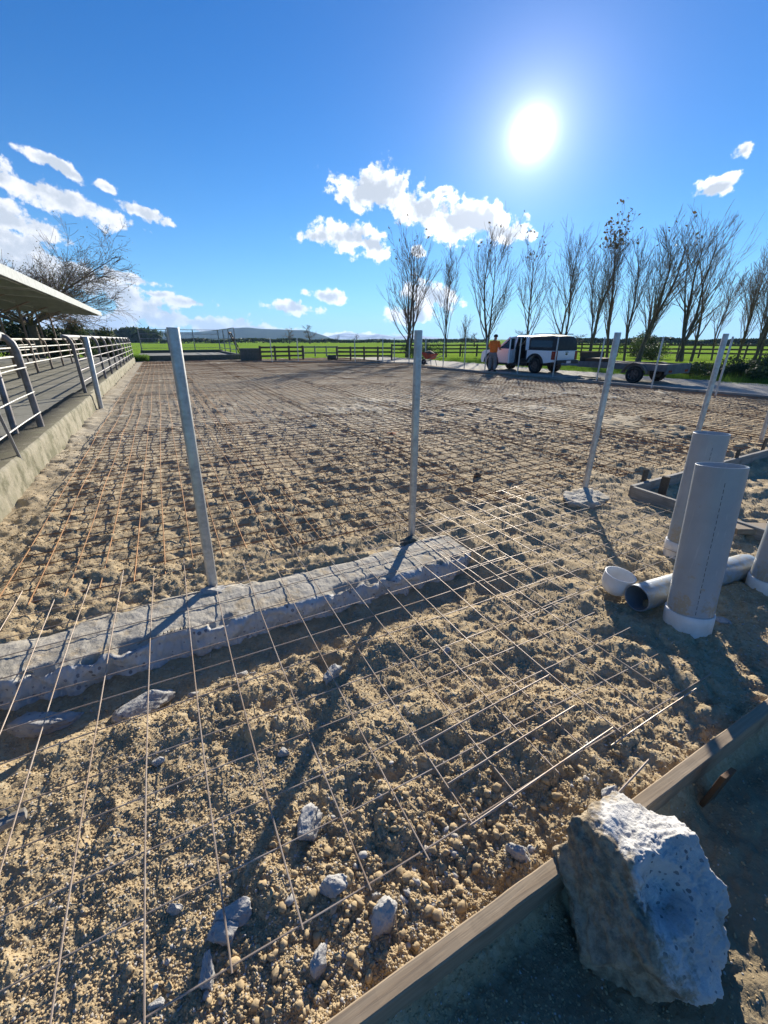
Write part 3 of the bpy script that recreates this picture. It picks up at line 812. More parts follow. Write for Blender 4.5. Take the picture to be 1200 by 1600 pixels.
def rail_fence(name, a, b, h, nrail, npost, mt, label, sz=0.09):
    root = empty(name, a); tag(root, label, 'fence')
    d = (b - a)
    for k in range(npost):
        p = a + d * (k / (npost - 1)); mb = MB()
        mb.box(p + Vector((0, 0, h / 2)), (0.14, 0.14, h + 0.12), ribbon_mat(d)); mb.build('post', mt, root, a, bevel=0.01)
    for k in range(nrail):
        z = h * (0.32 + 0.62 * k / max(1, nrail - 1)); mb = MB()
        mb.box((a + b) / 2 + Vector((0, 0, z)) + ribbon_mat(d) @ Vector((0, 0.095, 0)), (d.length, 0.05, 0.14), ribbon_mat(d)); mb.build('rail', mt, root, a)
    return root
rail_fence('rail_fence', at(408, 563.5), at(474, 562), 1.05, 3, 4, M_darkboard, 'dark timber rail fence left of the paddock gateway')
rail_fence('rail_fence', at(527, 562), at(612, 562.5), 0.98, 3, 5, M_darkboard, 'dark timber rail fence right of the paddock gateway')
rail_fence('rail_fence', at(612, 557), at(770, 556), 1.1, 3, 7, M_darkboard, 'long dark rail fence below the poplars on the left of the pickup')
rail_fence('rail_fence', at(880, 555), at(1240, 561), 1.15, 3, 12, M_darkboard, 'long dark rail fence below the poplars right of the pickup')
rail_fence('wire_fence', at(475, 556), at(528, 556), 0.9, 2, 4, M_greyboard, 'light wire paddock fence seen through the gateway gap')
# log by the gateway
a, b = at(512, 562.5), at(526, 562.5)
mb = MB(); mb.tube([a + Vector((0, 0, 0.2)), b + Vector((0, 0, 0.2))], 0.2, 10); o = mb.build('log', M_darkboard, None, a, True, own=True); tag(o, 'short dark log lying at the end of the far rail fence', 'log')

# ------------------------------------------------------------------ reinforcing mesh
def wire_sheet(u0, u1, v0, v1, step, mt, label, group, seed, r=0.0033, seg=0.2, z0=0.03, ends=None, n=4):
    rs = random.Random(seed); mb = MB()
    org = W(u0, v0, 0)
    us = np.arange(u0, u1 + 1e-6, step); vs = np.arange(v0, v1 + 1e-6, step)
    def zz(u, v):
        p = W(u, v)
        arr = 0.034 * vnoise(np.array(p.x / 0.9), np.array(p.y / 0.9), 808) + 0.04 * vnoise(np.array(p.x / 2.5), np.array(p.y / 2.5), 809)
        return z0 + float(arr)
    for u in us:
        du = rs.uniform(-0.012, 0.012); a, b = v0 - rs.uniform(0.0, 0.05), v1 + rs.uniform(0.0, 0.05)
        k = max(1, int((b - a) / seg)); bow = rs.uniform(-0.022, 0.022)
        mb.tube([W(u + du + bow * math.sin(math.pi * i / k), a + (b - a) * i / k, zz(u, a + (b - a) * i / k) + r) for i in range(k + 1)], r, n, cap=False)
    for v in vs:
        dv = rs.uniform(-0.012, 0.012); a, b = u0 - rs.uniform(0.0, 0.05), u1 + (rs.uniform(0.0, 0.06) if ends is None else rs.uniform(*ends))
        k = max(1, int((b - a) / seg)); bow = rs.uniform(-0.022, 0.022)
        mb.tube([W(a + (b - a) * i / k, v + dv + bow * math.sin(math.pi * i / k), zz(a + (b - a) * i / k, v) - r) for i in range(k + 1)], r, n, cap=False)
    o = mb.build('mesh_sheet', mt, None, org, own=True, smooth=True)
    return tag(o, label, 'steel mesh', group)
GM = 'reinforcing mesh sheets laid over the arena'
wire_sheet(-1.52, 2.05, 0.68, 3.2, 0.2, M_wire, 'bright new steel mesh sheet nearest the camera, spanning the concrete footing', GM, 1, 0.0028, 0.1, 0.035, (-0.05, 0.16), 6)
wire_sheet(1.75, 4.15, 1.45, 3.25, 0.2, M_wire, 'bright new steel mesh sheet between the second and third near poles', GM, 2, 0.0026, 0.1, 0.03, (0, 0.1), 6)
k = 0
for j, v0 in enumerate(np.arange(3.05, 36, 5.75)):
    for i, u0 in enumerate(np.arange(-1.25, 15.0, 2.05)):
        k += 1
        u1 = min(u0 + 2.2, 15.55); v1 = min(v0 + 5.95, 38.0)
        nearrow = j == 0
        lab = 'rust brown steel mesh sheet lying on the sandy arena among its like'
        if j == 0 and i == 0: lab = 'orange rusted mesh sheet beside the kerb, just behind the leftmost near pole'
        wire_sheet(u0, u1, v0, v1, 0.2, M_rust, lab, GM, 100 + k, 0.0045 if nearrow else (0.0048 if j == 1 else 0.004), 0.25 if nearrow else 0.6, 0.034, None, 4 if nearrow else 3)

# loose rods lying over the mesh
def rod(p, q, r, mt, label):
    mb = MB(); mb.tube([p, p.lerp(q, 0.5) + Vector((0, 0, 0.004)), q], r, 8); o = mb.build('steel_rod', mt, None, p, True, own=True)
    return tag(o, label, 'steel rod', 'loose rods on the mesh')
rod(at(735, 1290, 0.045), at(958, 1137, 0.075), 0.0042, M_wire, 'longest loose bright rod pointing up right toward the front board')
rod(at(655, 1165, 0.05), at(858, 1055, 0.06), 0.004, M_wire, 'bright loose rod lying above the longest one')
rod(at(700, 1225, 0.04), at(898, 1103, 0.07), 0.004, M_wire, 'loose rod between the other two parallel rods')
rod(at(925, 1285, 0.02), at(1014, 1187, 0.10), 0.004, M_wire, 'short bent rod sticking out of the earth beside the board and boulder')
rod(at(955, 1165, 0.02), at(1088, 1076, 0.05), 0.0035, M_wire, 'short rod at the right end of the mesh by the shadowed earth')

# ------------------------------------------------------------------ poles
def build_poles():
    near = [((333, 915), (269, 508), 'nearest galvanised pole, rising behind the concrete footing left of the other near poles'),
            ((643, 837), (654, 513), 'galvanised pole rising from the right end of the concrete footing'),
            ((912, 772), (966, 518), 'galvanised pole set in a pale lump of concrete'),
            ((1073, 735), (1134, 524), 'galvanised pole standing just behind the upright pipes'),
            ((1188, 690), (1240, 524), 'galvanised pole at the right edge beyond the boxing corner'),
            ((158, 638), (127, 499), 'thick galvanised pole wedged against the yard kerb at the gateway')]
    H, r = 1.67, 0.030
    n = 24
    prof = [(r, 0.0), (r, H - 0.003), (r - 0.001, H), (r - 0.004, H), (r - 0.0045, H - 0.003), (r - 0.0045, H - 0.35)]
    base = MB().lathe([(r, -0.12)] + prof[1:], n).build('steel_pole', M_galv, smooth=True)
    first = True
    def place(bp, lean, s, label, group):
        nonlocal first
        o = base if first else base.copy()
        if not first: COL.objects.link(o)
        first = False
        o.location = bp; o.scale = (s, s, 1.0)
        o.rotation_euler = Vector((0, 0, 1)).rotation_difference(lean.normalized()).to_euler()
        tag(o, label, 'pole', group); return o
    for (b, t, lab) in near:
        bp = at(*b)
        tp = far(t[0], t[1], bp.y)
        lean = tp - bp
        bp.z = -0.01
        if lab.startswith('thick'): lean = Vector((lean.x, lean.y, 1.9))
        if 'wedged' in lab: s = 1.9
        elif 'nearest' in lab: s = 1.08
        else: s = 1.0
        place(bp, lean, s, lab, 'galvanised poles standing round the arena')
    rt = [((692, 574), 'beside the red barrow'), ((725, 578.5), 'midway between the red barrow and the worker'), ((757, 583), 'in front of the worker in orange'),
          ((808, 587), 'in front of the open pickup door'), ((863, 591.5), 'in front of the pickup tail light'), ((931, 599), 'before the front of the flat trailer'),
          ((1017, 608), 'before the rear of the flat trailer'), ((1117, 620), 'seen just right of the pole behind the pipes')]
    for (b, w) in rt:
        place(at(*b), Vector((random.Random(b[0]).uniform(-.012, .012), 0.0, 1)), 0.92, 'thin pale pole on the arena edge ' + w, 'galvanised poles standing round the arena')
    fe = [((425.5, 566.5), 'at the left rail fence'), ((466.5, 566), 'at the right end of the left rail fence'), ((555, 566), 'before the middle of the right rail fence'),
          ((598, 565.5), 'near the right end of the right rail fence'), ((616, 566), 'just right of the rail fence end'), ((639, 566), 'directly left of the footing pole'), ((664, 568), 'just right of the footing pole')]
    for (b, w) in fe:
        place(at(*b), Vector((random.Random(b[0]).uniform(-.01, .01), 0.0, 1)), 1.15, 'thin pale pole at the back, ' + w, 'galvanised poles standing round the arena')
build_poles()

# ------------------------------------------------------------------ boxing boards and pegs
def board(name, a, b, w, h, mt, label, cat='timber board', wob=0.004, seg=40):
    """timber on edge from a to b (points at the top centre)"""
    d = b - a; L = d.length; Rm = ribbon_mat(d); V = []; rs = random.Random(int(L * 1000))
    for i in range(seg + 1):
        t = i / seg; c = Vector((L * t, 0, 0))
        dy = wob * math.sin(t * 5 + L) + rs.uniform(-0.0008, 0.0008); dz = wob * 0.5 * math.sin(t * 7 + 1) + rs.uniform(-0.0008, 0.0008)
        e = 0.004
        for (y, z) in ((-w / 2, -h), (-w / 2, -e), (-w / 2 + e, 0), (w / 2 - e, 0), (w / 2, -e), (w / 2, -h)):
            V.append((c.x, y + dy, z + dz))
    n = 6; F = []
    for i in range(seg):
        for k in range(n): F.append((i * n + k, (i + 1) * n + k, (i + 1) * n + (k + 1) % n, i * n + (k + 1) % n))
    F += [tuple(range(n)), tuple(range((seg + 1) * n - 1, seg * n - 1, -1))]
    mb = MB().add(V, F); o = mb.build(name, mt)
    o.location = a; o.rotation_euler = Rm.to_euler()
    return tag(o, label, cat)
def peg(p, h, label, mt=None, w=0.05, lean=(0, 0), rz=0.0):
    mb = MB(); M = (Matrix.Rotation(lean[0], 3, 'X') @ Matrix.Rotation(lean[1], 3, 'Y')) @ Matrix.Rotation(PHI + rz, 3, 'Z')
    t = 0.018
    vs = [Vector((x, y, z)) for z in (0.0, h * 0.97) for x, y in ((-w / 2, -t / 2), (w / 2, -t / 2), (w / 2, t / 2), (-w / 2, t / 2))] + [Vector((0, 0, -0.16))]
    vs[4].z += 0.03 * h; vs[6].z -= 0.04 * h
    fs = [(4, 5, 6, 7), (0, 1, 5, 4), (1, 2, 6, 5), (2, 3, 7, 6), (3, 0, 4, 7), (1, 0, 8), (2, 1, 8), (3, 2, 8), (0, 3, 8)]
    mb.add([M @ q + Vector(p) for q in vs], fs)
    o = mb.build('peg', mt or M_peg, None, p, bevel=0.003, own=True)
    return tag(o, label, 'peg', 'pegs holding the boxing boards')
zb = 0.035
FB_A, FB_B = W(-0.35, 0.452, zb - 0.02), W(3.2, 0.425, zb + 0.03)
board('boxing_board', FB_A, FB_B, 0.046, 0.15, M_board, 'long brown timber board crossing the bottom right corner beside the boulder', seg=70)
q = at(915, 1290, 0.06); q2 = W(UV(q)[0], 0.395, -0.10); peg(q2, 0.20, 'rusty steel peg against the board left of the boulder', lean=(0.12, 0.1))
q = at(1105, 1205, 0.0); q2 = W(UV(q)[0] - 0.02, 0.36, -0.10); peg(q2, 0.19, 'dark peg behind the boulder leaning on the front board', w=0.085, lean=(0.10, 0.05))
C0 = at(985, 772); cu, cv = UV(C0)
board('boxing_board', W(cu, cv, 0.10), W(cu + 9, cv + 0.35, 0.10), 0.045, 0.2, M_greyboard, 'weathered timber board of the pipe trench boxing running away to the right edge', seg=60)
board('boxing_board', W(cu - 0.02, cv - 0.03, 0.10), W(cu - 0.08, cv - 2.4, 0.09), 0.045, 0.2, M_greyboard, 'weathered timber board of the boxing corner running toward the camera behind the pipes')
board('boxing_board', at(1143, 822, 0.08), at(1290, 822, 0.08), 0.15, 0.05, M_board, 'paler timber plank laid flat across the boxing behind the short pipe')
for (px, py, lab, rz) in ((1003, 762, 'dark peg at the outer corner of the boxing', 0), (1033, 775, 'dark peg inside the boxing corner', 1.57), (1075, 745, 'dark peg on the boxing board beside the pole behind the pipes', 0),
                      (1147, 726, 'dark peg on the long boxing board right of the tall back pipe', 0), (1190, 707, 'dark peg near the right edge of the long boxing board', 0)):
    p = at(px, py, 0.0); peg(p + Vector((0, 0, -0.02)), 0.25, lab, M_darkboard, w=0.085, rz=rz)
# long board round the arena's right side and back
board('arena_board', at(668, 572, 0.12), W(15.75, 1.0, 0.10), 0.06, 0.24, M_greyboard, 'long grey timber edge board along the right side of the arena', seg=90)
board('arena_board', at(395, 563.5, 0.08), at(668, 566.5, 0.08), 0.06, 0.2, M_greyboard, 'low pale timber edge along the back of the arena', seg=60)

# ------------------------------------------------------------------ pipes
def pipe_thing(base, top, r, caph, label, marks=0):
    d = top - base; L = d.length; M = Vector((0, 0, 1)).rotation_difference(d.normalized()).to_matrix()
    root = empty('drain_pipe', base); tag(root, label, 'drain pipe', 'upright grey drain pipes')
    t = 0.006
    prof = [(r, 0.01), (r, L * 0.3), (r, L * 0.6), (r, L - 0.002), (r - 0.002, L), (r - t, L), (r - t - 0.001, L - 0.002), (r - t, 0.02)]
    mb = MB().lathe(prof, 48, (0, 0, 0), M)
    o = mb.build('pipe', M_pvc, root, smooth=True)
    if caph:
        cr = r + 0.007
        prof = [(0.0, -0.03), (cr * 0.7, -0.028), (cr, -0.005), (cr, caph * 0.55), (cr + 0.001, caph * 0.57), (cr + 0.001, caph - 0.004), (cr - 0.002, caph), (r + 0.0005, caph)]
        MB().lathe(prof, 48, (0, 0, 0), M).build('end_cap', M_white, root, smooth=True)
    # printed seam line along the pipe
    mb = MB(); sgn = Vector((-0.42, -0.907, 0)) if True else None
    x = M @ (sgn * (r + 0.0006)); y = M @ (Vector((sgn.y, -sgn.x, 0)))
    z = M @ Vector((0, 0, 1)); k = 0.16
    while k < L - 0.1:
        l = 0.022; w = 0.0011; c = x
        mb.add([c + z * k + y * w, c + z * (k + l) + y * w, c + z * (k + l) - y * w, c + z * k - y * w], [(0, 1, 2, 3)]); k += 0.034
    mb.build('printed_line', M_black, root)
    return root
p_front = at(1073, 978, 0.0); p_front.z = -0.03
pipe_thing(p_front, p_front + Vector((0.0, 0.13, 1.0)), 0.117, 0.14, 'tallest front grey drain pipe upright in a white cap')
p_back = at(1063, 864); p_back.z = -0.02
pipe_thing(p_back, p_back + Vector((0.0, 0.06, 0.985)), 0.112, 0.13, 'upright grey drain pipe with a white cap standing behind the front pipe')
p_right = at(1198, 925); p_right.z = -0.03
pipe_thing(p_right, p_right + Vector((0.0, 0.02, 0.52)), 0.115, 0.14, 'short upright grey drain pipe with white cap cut by the right edge')
a = at(990, 950); b = at(1160, 897); a.z = b.z = 0.075
d = b - a; M = Vector((0, 0, 1)).rotation_difference(d.normalized()).to_matrix(); L = d.length; r = 0.086
root = empty('drain_pipe', a); tag(root, 'bluish grey drain pipe lying on the ground, its open end facing left', 'drain pipe')
MB().lathe([(r, 0.002), (r, L * 0.5), (r, L - 0.03), (r * 0.93, L + 0.02), (r * 0.6, L + 0.05), (0.0, L + 0.06)], 48, (0, 0, 0), M).build('pipe', M_pvc, root, smooth=True)
MB().lathe([(r, 0.002), (r - 0.003, 0.0), (r - 0.007, 0.002), (r - 0.007, L * 0.9), (0, L * 0.92)], 48, (0, 0, 0), M).build('pipe_lining', M_pvcin, root, smooth=True)
# white cup shaped cap
c = at(958, 924); c.z = -0.005
prof = [(0.0, 0.0), (0.05, 0.004), (0.078, 0.025), (0.092, 0.06), (0.094, 0.085), (0.0965, 0.087), (0.0965, 0.148), (0.094, 0.15), (0.090, 0.15), (0.089, 0.146), (0.089, 0.09), (0.085, 0.055), (0.05, 0.02), (0.0, 0.015)]
Mt = Matrix.Rotation(R(4), 3, 'X') @ Matrix.Rotation(R(6), 3, 'Y')
o = MB().lathe(prof, 48, c, Mt).build('white_fitting', M_white, None, c, True, own=True); tag(o, 'loose white cup shaped pipe fitting standing open on the ground', 'pipe fitting')

# ------------------------------------------------------------------ rubble
def rock_mesh(seed, size, nplanes=11, sub=5, noise=0.05, flat=0.7, planes=None, dent=None):
    v, f = ico(sub); r_ = np.random.default_rng(seed)
    n = r_.normal(size=(nplanes, 3)); n /= np.linalg.norm(n, axis=1)[:, None]
    h = r_.uniform(0.62, 0.98, nplanes)
    if planes is not None:
        n = np.array([p[:3] for p in planes], float); n /= np.linalg.norm(n, axis=1)[:, None]; h = np.array([p[3] for p in planes])
    dots = v @ n.T
    rad = np.min(np.where(dots > 0.05, h[None] / np.maximum(dots, 0.05), 9.0), 1)
    rad = np.minimum(rad, 1.25)
    p = v * rad[:, None]
    def n3(q, s, sd): return (fbm(q[:, 0] * s + 3.1 * q[:, 2], q[:, 1] * s - 2.3 * q[:, 2], 4, sd) + fbm(q[:, 2] * s + 1.1, q[:, 0] * s * 0.7 - q[:, 1] * s * 0.6, 4, sd + 9)) * 0.5
    p = p * (1 + noise * 2.2 * n3(p, 2.2, seed) + noise * 0.9 * n3(p, 7.0, seed + 40) + noise * 0.40 * n3(p, 19.0, seed + 80) + noise * 0.22 * n3(p, 55.0, seed + 120))[:, None]
    if dent is not None:
        dc = np.array(dent[0]); dd = np.linalg.norm(p - dc, axis=1) + 0.10 * n3(p, 3.0, seed + 7)
        p = p * (1 - dent[2] * sstep(1 - dd / dent[1], 0.0, 0.45))[:, None]
    return p * np.array(size), f
def rock(name, pos, size, seed, mt, label, rz=0.0, tilt=(0, 0), cat='concrete lump', group='broken concrete pieces lying about', **kw):
    p, f = rock_mesh(seed, size, **kw)
    o = np_mesh(name, p, f, mt, smooth=True, loc=Vector(pos))
    o.rotation_euler = (tilt[0], tilt[1], rz)
    return tag(o, label, cat, group)
def gz(p): return float(gh(np.array([p.x]), np.array([p.y]), False)[0])
RUB = [((68, 1128), 0.17, 0.05, 'pale flat concrete slab piece lying in the trench at the left edge', 0.5),
       ((228, 1096), 0.15, 0.05, 'long pale concrete piece in the trench left of the middle', 0.6),
       ((520, 1046), 0.075, 0.05, 'pale concrete piece upright at the trench edge right of its like', 1.4),
       ((478, 1286), 0.07, 0.05, 'pointed pale lump lying in the pole shadow', 1.2),
       ((517, 1380), 0.062, 0.03, 'light grey lump half sunk above the coarse stones', 0.2),
       ((605, 1428), 0.062, 0.055, 'rounded grey brown concrete lump nearest the front board', 0.9),
       ((588, 1388), 0.020, 0.018, 'small pale chip touching the rounded lump', 0.1),
       ((812, 1325), 0.052, 0.03, 'narrow pale lump between the mesh end and the front board', 2.0),
       ((320, 1510), 0.05, 0.03, 'white heart shaped lump at the bottom left of the pole shadow', 1.8),
       ((364, 1418), 0.06, 0.035, 'upper pale lump in the lower part of the pole shadow', 0.3),
       ((352, 1442), 0.055, 0.03, 'lower pale lump touching its twin in the pole shadow', 0.4),
       ((500, 1496), 0.036, 0.025, 'thin white sliver among the coarse stones', 1.1),
       ((268, 1408), 0.026, 0.02, 'small white stone on the open earth left of the shadow', 0.0),
       ((441, 1165), 0.03, 0.02, 'small white stone just above the pole shadow', 0.0),
       ((243, 1178), 0.028, 0.02, 'small white stone below the long trench piece', 0.0),
       ((955, 1236), 0.045, 0.025, 'pale stone by the bent rod above the front board', 0.6),
       ((372, 1058), 0.055, 0.03, 'pale stone at the far lip of the trench', 0.5),
       ((300, 1083), 0.03, 0.02, 'round pebble in the trench bed', 0.5), ((395, 1062), 0.03, 0.025, 'small grey chunk on the trench lip', 0.2),
       ((1130, 970), 0.06, 0.012, 'thin pale bluish flake lying right of the front pipe', 0.8), ((700, 1010), 0.03, 0.02, 'small grey chunk at the right end of the trench', 0.7),
       ((240, 1560), 0.02, 0.015, 'tiny white stone near the bottom left', 0.2), ((745, 745), 0.06, 0.05, 'dark brown clod standing alone on the mesh', 0.2)]
M_clod = simple('dark_clod', (0.14, 0.10, 0.07), 0.95, var=0.4, scale=20, bmp=0.5)
for i, ((px, py), s, h, lab, rz) in enumerate(RUB):
    intr = (px < 420 and 1040 < py < 1135)
    p = at(px, py, -0.12 if intr else 0.0); p.z = gz(p) + h * 0.35
    rock('rubble', p, (s * 0.80, s * 0.52, h * 0.85), 300 + i * 7, M_clod if 'clod' in lab else M_rub, lab, rz, sub=5, noise=0.13)
# concrete lump round the third pole
p = at(912, 782); rock('pole_base', p + Vector((0, 0, -0.02)), (0.22, 0.15, 0.13), 77, M_foot, 'rough pale concrete lump poured round the foot of a pole', PHI, noise=0.17, sub=5, cat='concrete base', group=None)
for i, (px, py, lab) in enumerate([(335, 924, 'small rough mortar lump at the foot of the nearest pole'), (643, 845, 'dark crumbly mortar lump at the foot of the footing pole')]):
    p = at(px, py); rock('pole_base', p + Vector((0, 0, -0.02)), (0.11, 0.08, 0.05), 500 + i, M_rub if i == 0 else M_darkc, lab, PHI, noise=0.12, cat='concrete base', group=None)
# the boulder
def boulder_material():
    m, g, b, co = mat('boulder')
    n = g.noise(co, 7.0, 7.0, 0.7); n2 = g.noise(co, 30.0, 5.0, 0.7)
    c = g.mix(g.rng(n, 0.32, 0.68), (0.62, 0.605, 0.58), (0.44, 0.43, 0.41))
    v = g.node('ShaderNodeTexVoronoi'); g.l.new(g.vm('ADD', co, g.vm('MULTIPLY', g.noise(co, 60.0, 3.0, 0.6, out=1), (0.014, 0.014, 0.014)).outputs[0]).outputs[0], v.inputs['Vector']); v.inputs['Scale'].default_value = 46.0
    sepc = g.node('ShaderNodeSeparateColor'); g.l.new(v.outputs['Color'], sepc.inputs[0])
    ag = g.m('MULTIPLY', g.m('LESS_THAN', v.outputs['Distance'], g.m('ADD', 0.08, g.m('MULTIPLY', sepc.outputs[0], 0.24))), g.m('GREATER_THAN', sepc.outputs[1], 0.15))
    c = g.mix(g.m('MULTIPLY', ag, 0.85), c, g.mix(sepc.outputs[2], (0.10, 0.105, 0.12), (0.26, 0.26, 0.27)))
    # soil-caked side
    sep = g.node('ShaderNodeSeparateXYZ'); g.l.new(co, sep.inputs[0])
    side = g.m('ADD', g.m('ADD', g.m('MULTIPLY', sep.outputs[0], -1.0), g.m('MULTIPLY', sep.outputs[2], -0.55)), g.m('MULTIPLY', g.m('SUBTRACT', n, 0.5), 0.45))
    dirt = g.mix(g.rng(n2, 0.35, 0.65), (0.42, 0.34, 0.23), (0.21, 0.165, 0.11))
    c = g.mix(g.rng(side, -0.035, 0.03), c, dirt)
    c = g.mix(g.rng(g.noise(co, 9.0, 8.0, 0.72), 0.56, 0.66, 0, 0.7), c, (0.36, 0.31, 0.24))
    g.put(b.inputs['Base Color'], c); b.inputs['Roughness'].default_value = 0.9
    bump(g, b, g.m('ADD', n2, g.m('MULTIPLY', g.noise(co, 110.0, 5.0, 0.7), 0.5)), 0.8, 0.012)
    return m
bp = Vector((0.80, 0.73, 0.03))
planes = [(0.25, -0.62, 0.75, 0.62), (-0.75, -0.35, 0.55, 0.72), (0.15, 0.5, 0.85, 0.80), (0.9, 0.1, 0.35, 0.80), (0.75, -0.6, 0.1, 0.85), (-0.5, 0.8, 0.1, 0.8), (0.6, 0.75, 0.1, 0.8),
          (-0.4, -0.9, -0.1, 0.92), (-0.95, 0.1, -0.3, 0.9), (0, 0, -1, 0.7), (0.2, -0.8, -0.5, 0.9), (-0.2, 0.1, 1.0, 0.80)]
rock('boulder', bp, (0.255, 0.235, 0.235), 91, boulder_material(), 'big broken concrete boulder with dark stones in its pale face, beside the front board', 0.0, cat='boulder', group=None, sub=7, noise=0.105, planes=planes, dent=((-0.03, -0.38, 0.52), 0.36, 0.34))
rs = random.Random(8)
for k in range(7):
    p = W(rs.uniform(0.1, 1.1), rs.uniform(0.55, 0.95)); p.z = gz(p) + 0.022; an = rs.uniform(0, 6.28); l = rs.uniform(0.03, 0.07); d = Vector((math.cos(an), math.sin(an), 0.05)) * l; sd_ = Vector((-d.y, d.x, 0)) * rs.uniform(-.4, .4)
    mb = MB().tube([p - d, p + sd_ * .6, p + d * .8 + sd_ * .2], [0.0012, 0.0015, 0.0008], 5); o = mb.build('root', M_twig, None, p, True, own=True); tag(o, 'thin dry root lying on the loose stones near the front board', 'root', 'dry roots on the loose fill')
# splintered timber at left edge
p = at(8, 1300); mb = MB(); mb.box(p + Vector((-0.05, 0.0, 0.01)), (0.2, 0.035, 0.03), Matrix.Rotation(R(35), 3, 'Z')); o = mb.build('timber_scrap', M_greyboard, None, p, bevel=0.004, own=True); tag(o, 'scrap of timber poking in at the left edge', 'timber scrap')
# orange plastic tuft
p = at(612, 677, 0.0); mb = MB(); rs = random.Random(4)
for k in range(16):
    an = rs.uniform(0, 6.28); l = rs.uniform(0.06, 0.16); dd = Vector((math.cos(an), math.sin(an), rs.uniform(0.05, 0.55))); sd2 = Vector((-math.sin(an), math.cos(an), 0)) * 0.010
    mb.add([p + Vector((0, 0, .01)) - sd2, p + Vector((0, 0, .01)) + sd2, p + dd * l + sd2 * 0.5 - Vector((0, 0, .02)), p + dd * l - sd2 * 0.5 - Vector((0, 0, .02))], [(0, 1, 2, 3)])
o = mb.build('marker_tuft', M_orange, None, p, own=True); tag(o, 'small orange plastic marker tuft lying on the mesh in mid arena', 'marker tuft')

# ------------------------------------------------------------------ trees
def grow(mb, tips, rs, p, d, L, r, lvl, maxlvl, up, spread, nch, rmin, seglen):
    n = max(2, int(L / seglen)); pts = [p]; rad = [r]; q = p.copy(); dd = d.copy()
    for i in range(n):
        dd = (dd + Vector((rs.gauss(0, .07), rs.gauss(0, .07), rs.gauss(0, .04) + up * 0.10))).normalized()
        q = q + dd * (L / n); pts.append(q.copy()); rad.append(max(rmin, r * (1 - 0.82 * (i + 1) / n)))
    mb[0 if lvl <= 0 else 1].tube(pts, rad, 7 if lvl == 0 else (4 if lvl == 1 else 3), cap=False)
    if lvl >= maxlvl: tips.append(q); return
    k = nch[lvl]
    for c in range(k):
        t = 0.12 + 0.86 * ((c + rs.random()) / k) if lvl == 0 else 0.15 + 0.8 * rs.random()
        i = min(n - 1, int(t * n)); base = pts[i].lerp(pts[i + 1], t * n - i)
        ax = (pts[i + 1] - pts[i]).normalized()
        side = Vector((rs.gauss(0, 1), rs.gauss(0, 1), rs.gauss(0, .5))); side = (side - ax * side.dot(ax)).normalized()
        an = R(rs.uniform(*spread[lvl])); cd = (ax * math.cos(an) + side * math.sin(an)).normalized()
        cl = L * (1 - 0.62 * t) * rs.uniform(0.42, 0.72) if lvl == 0 else L * rs.uniform(0.35, 0.62)
        grow(mb, tips, rs, base, cd, cl, max(rmin, rad[i] * rs.uniform(0.4, 0.6)), lvl + 1, maxlvl, up, spread, nch, rmin, seglen)
def leaf_cards(pts, n, size, spread, seed, mt, name, root, org):
    r_ = np.random.default_rng(seed); P = np.array([tuple(q) for q in pts])
    if len(P) == 0: return
    c = P[r_.integers(0, len(P), n)] + r_.normal(0, spread, (n, 3))
    a = r_.normal(size=(n, 3)); a /= np.linalg.norm(a, axis=1)[:, None]; b = np.cross(a, r_.normal(size=(n, 3))); b /= np.linalg.norm(b, axis=1)[:, None]
    s = (size * r_.uniform(0.6, 1.4, n))[:, None]
    V = np.stack([c - a * s, c + b * s * 0.55, c + a * s, c - b * s * 0.55], 1).reshape(-1, 3) - np.array(org)
    np_mesh(name, V, np.arange(4 * n).reshape(-1, 4), mt, parent=root)
def poplar(base, H, seed, label, stems=1, width=1.0, leaves=0, trunk_r=0.16, name='poplar_tree', group='bare poplars in a row', maxlvl=3, up=1.0):
    rs = random.Random(seed); root = empty(name, base); tag(root, label, 'tree', group)
    mbs = (MB(), MB()); tips = []
    for s in range(stems):
        d = Vector((rs.gauss(0, .02 + .03 * stems) * width, rs.gauss(0, .08) * width, 1)).normalized()
        h = H * rs.uniform(0.85, 1.0) if s else H
        grow(mbs, tips, rs, base + Vector((rs.gauss(0, .12) * (stems - 1), 0, -0.1)), d, h, trunk_r * (0.8 if s == 0 else .6), 0, maxlvl, up * 1.3, [(15 * width, 31 * width), (13, 32), (14, 36)],
             [int(19 - 3 * (stems - 1)), 6, 3], 0.0085, 0.6)
    mbs[0].build('trunk', M_bark, root, base, True); mbs[1].build('crown', M_twig, root, base, True)
    if leaves: 
        up_t = sorted(tips, key=lambda q: -q.z)[:max(30, len(tips) // 3)]
        leaf_cards(up_t, leaves, 0.13, 0.12, seed, M_bleaf, 'leaves', root, base)
    return root
